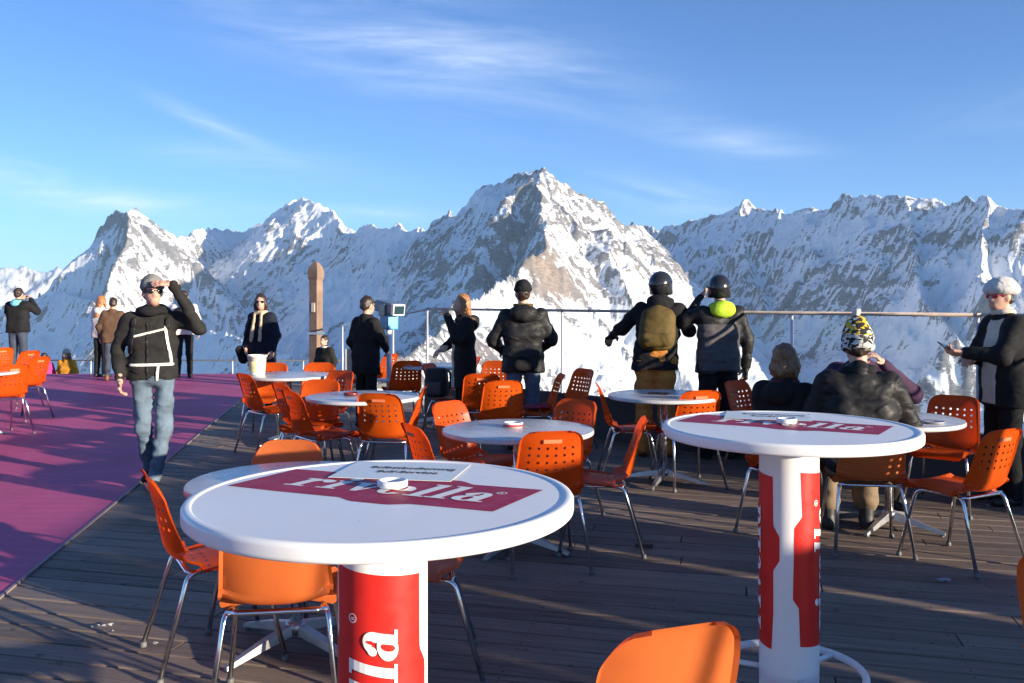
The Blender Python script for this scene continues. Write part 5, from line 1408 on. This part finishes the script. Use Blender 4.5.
p = Person(113, 16.9, 8, 1.56, 'person in brown quilted jacket, dark jeans and brown boots behind the man shading his eyes', res=.022, fem=True); p.jacket(BROWNC, hem=-.12, wr=.014, b=1.1); p.trousers(DDENIM); p.hair('short', H_DARK); p.shoes(LEATHER, .14)
p = Person(184, 17.6, 15, 1.70, 'person with black backpack over white jacket, behind the raised arm of the shading man', res=.022); p.jacket(WHITEC, hem=-.06, wr=.012, b=1.08); p.trousers(BLACK); p.hair('short', H_DARK); p.backpack(BLACK2, .19, .11, .06, .50); p.shoes()
# 3 ---- woman with beige scarf
p = Person(262, 12.3, 158, 1.60, 'woman with sunglasses, beige scarf and black coat behind the white bucket', arms=(((.26, -.02, .22), (.20, .10, .02)), ((.25, -.02, .2), (.24, .06, -.02))), head=(28, 0), res=.016, fem=True)
p.jacket(NAVY, hem=-.26, wr=.008, b=1.02, name='coat'); p.trousers(BLACK); p.shoes(); p.hair('bob', H_DARK); p.scarf(BEIGE, True, .38); p.glasses()
hb = p.part('handbag', BLACK, [('cap', p.T(.30, .05, -.14), p.T(.33, .10, -.02), .085, .07, (.7, 1, 1))], .02, .006, 12)
p.part('bag_strap', BLACK2, [('cap', p.T(.14, .10, .46), p.T(.30, .08, .02), .012, .012)], .005, res=.01, parent=hb)
# boy beside the post
p = Person(325, 15.0, 150, 1.25, 'dark haired child with white scarf beside the wooden post', res=.02, z0=-.32); p.jacket(CHARCOAL, wr=.01); p.trousers(BLACK); p.hair('short', H_DARK); p.scarf(WHITEC, False); p.shoes(); p.eyes()
# 4 ---- at the telescope
p = Person(366, 10.75, -38, 1.56, 'person dressed all in black looking through the blue telescope', arms=(((.27, .05, .24), (.18, .20, .10)), ((.27, -.02, .21), (.26, .08, .0))), res=.016, fem=True, head=(-4, 6))
p.jacket(BLACK, hem=-.22, wr=.010, b=.98, name='coat'); p.trousers(BLACK, .95); p.shoes(SHOE, .12); p.hair('short', H_DARK); p.scarf(BLACK, False)
# 5 ---- long haired woman
lab = 'woman with long copper hair in black coat with pale lining, hand at her face'
p = Person(464, 9.75, 104, 1.58, lab, arms=(((.26, .08, .24), (.16, .24, .16)), ((.28, .14, .30), (.08, .22, .57))), res=.015, fem=True, head=(14, -6))
p.jacket(BLACK, hem=-.30, wr=.008, b=1.02, name='coat'); p.trousers(BLACK); p.shoes(); p.hair('long', H_GINGER); p.hood(BLACK, -.02, 1.15)
p.band('pale_lining', CREAM, lambda X, Y, Z: np.maximum(np.abs(X - .06) - .07, np.maximum(-(Y - .04), np.maximum(Z - p.T(0, 0, .36).z, p.T(0, 0, -.30).z - Z))), .008)
p.part('fur_trim', surf('brown fur', (.10, .06, .04), .9, 0, .4, 40, .8, 90, .008), [('tor', p.T(0, -.04, .52), .10, .036, (1.1, 1), None)], .02, .012, 40)
# 6 ---- man in black beanie
p = Person(523, 9.15, 4, 1.70, 'man in jeans, shiny black hooded jacket and black beanie seen from behind', arms=(((.31, .04, .22), (.19, .24, .08)), ((.31, .04, .22), (.19, .24, .08))), res=.014, bulk=1.0)
p.jacket(BLACK2, hem=-.12, wr=.016, wf=8); p.trousers(DENIM, 1.0, .01); p.shoes(); p.hair('short', H_DARK); p.hat('beanie', BLACK); p.hood(BLACK2, -.01, 1.12)
p.part('hood_lining', OLIVE, [('tor', p.T(0, -.02, .58), .082, .022, (1.05, 1), None)], .02, .004, 14)
p.part('waist_pouch', BLACK, [('cap', p.T(-.06, -.20, -.03), p.T(.05, -.20, -.03), .06, .06, (1, .7, 1))], .02, .006, 14)
# 7 ---- rider with backpack and orange trousers
lab = 'snowboarder in orange trousers and black helmet with olive backpack at the railing'
p = Person(655, 8.75, -10, 1.78, lab, roll=5, arms=(((.30, .12, .30), (.26, .30, .38)), ((.36, .10, .30), (.44, .28, .26))), res=.014, bulk=.98, lean=9, head=(-25, -14))
p.jacket(BLACK, hem=-.10, wr=.015); p.trousers(RUST, 1.18, .016, 1.25, wf=7); p.shoes(LEATHER, .2); p.hat('helmet', HELMET); p.hood(BLACK, .02, 1.05); p.backpack(OLIVE, .175, .11, .06, .48, .21); p.hair('short', H_DARK)
p.part('gloves', BLACK2, hand_prims(p.J['wr', -1], p.J['wr', -1] - p.J['el', -1], (0, 0, -1), (0, 1, 0), .5, 1.25), .012, res=.008, pad=.03)
p.part('gloves', BLACK2, hand_prims(p.J['wr', 1], p.J['wr', 1] - p.J['el', 1], (0, 0, -1), (0, 1, 0), .5, 1.25), .012, res=.008, pad=.03)
# 8 ---- lime hood
lab = 'man with lime green hood, black helmet and grey and black jacket at the railing'
p = Person(718, 8.62, 6, 1.74, lab, roll=4, arms=(((.29, .0, .20), (.30, .06, -.04)), ((.33, .08, .40), (.12, .22, .66))), res=.014, bulk=.97, lean=6, head=(-20, -16))
p.jacket(BLACK2, hem=-.10, wr=.015); p.trousers(BLACK, 1.14, .012, 1.2); p.shoes(SHOE, .15); p.hat('helmet', HELMET); p.hood(LIME, .0, 1.0); p.hair('short', H_DARK)
p.band('grey_back_panel', GREYJ, lambda X, Y, Z: np.maximum(np.abs(X) - .205, np.maximum(Y - .10, np.maximum(Z - p.T(0, -.1, .36).z, p.T(0, -.1, -.09).z - Z))), .006)
p.part('glove', BLACK2, hand_prims(p.J['wr', 1], p.J['wr', 1] - p.J['el', 1], (-1, 0, 0), (0, 1, 0), .5, 1.3), .012, res=.008, pad=.03)
# 9 ---- seated three
p = Person(0, 0, -42, 1.60, 'seated woman with brown blonde bob in a black coat, seen from behind', sit=True, arms=(((.24, .12, .20), (.10, .34, .22)), ((.24, .12, .20), (.10, .34, .22))), res=.013, fem=True, head=(-12, 0), xy=(1.80, 5.95), bulk=1.06)
p.jacket(BLACK, wr=.009, name='coat'); p.trousers(BLACK); p.shoes(); p.hair('bob', H_BLOND); p.hood(BLACK, -.03, 1.0); p.scarf(cloth_mat('dark red patterned scarf', (.12, .02, .035), .9, .5), False)
lab = 'seated man in black jacket and patterned yellow black and white knit hat'
p = Person(0, 0, -8, 1.78, lab, sit=True, lean=8, arms=(((.31, .10, .22), (.24, .36, .24)), ((.31, .12, .20), (.16, .38, .24))), res=.012, xy=(2.17, 5.58), bulk=.98, head=(0, 10))
p.jacket(BLACK2, wr=.016); p.trousers(TAN, 1.25, .012, 1.1, shorten=.25); p.shoes(SHOE, .22); p.hair('short', H_DARK); p.hat('tall', KNIT, FUR); p.scarf(BLACK, False)
p = Person(0, 0, 176, 1.70, 'person in dark purple fleece, elbows out, seated behind the man in the knit hat', sit=True, arms=(((.37, .10, .30), (.10, .22, .56)), ((.37, .10, .30), (.10, .22, .56))), res=.014, xy=(2.69, 6.95), bulk=1.12)
p.jacket(PURPLE, wr=.010); p.trousers(BLACK); p.shoes(); p.hair('short', H_DARK); p.hat('beanie', CREAM); p.eyes()
# 10 ---- woman in the fur hat
lab = 'woman in white fur hat and black coat over cream sweater, holding a phone'
HANDS[lab] = {-1: (Vector((.25, .95, .05)), Vector((.5, -.2, .8)), Vector((.6, 0, .7)), .55), 1: (Vector((-.7, .6, 0)), Vector((0, 0, -1)), Vector((0, .6, .6)), .5)}
p = Person(1004, 6.75, 92, 1.66, lab, arms=(((.25, .08, .22), (.10, .22, .20)), ((.24, .16, .24), (.12, .38, .26))), res=.011, fem=True, head=(14, 0), bulk=1.08)
p.jacket(BLACK, hem=-.16, wr=.008, name='coat'); p.trousers(BLACK, 1.1); p.shoes(SHOE, .2); p.hair('short', H_DARK); p.hat('fur', FUR); p.glasses(REDLENS)
p.band('cream_sweater', CREAM, lambda X, Y, Z: np.maximum(np.abs(X + .02) - .085, np.maximum(-(Y - .03), np.maximum(Z - p.T(0, 0, .53).z, p.T(0, 0, -.14).z - Z))), .007)
p.part('roll_neck', CREAM, [('tor', p.T(0, .01, .575), .062, .026, (1, 1), None)], .02, .004, 20)
w = p.J['wr', -1]; f = Vector((.25, .95, .05)).normalized()
ph = empty('phone', (0, 0, 0)); tag(ph, 'black phone held by the woman in the white fur hat', 'phone')
bm = bmesh.new(); c = p.root.matrix_basis @ (w + f * .12 + Vector((.025, -.01, .035)))
box(bm, (-.038, -.075, -.005), (.038, .075, .005), bev=.004); po = bm_obj('phone_case', bm, surf('black phone glass', (.015, .015, .017), .15), ph)
ph.location = c; ph.rotation_euler = (R(20), R(-30), R(108))
bpy.context.view_layer.update()
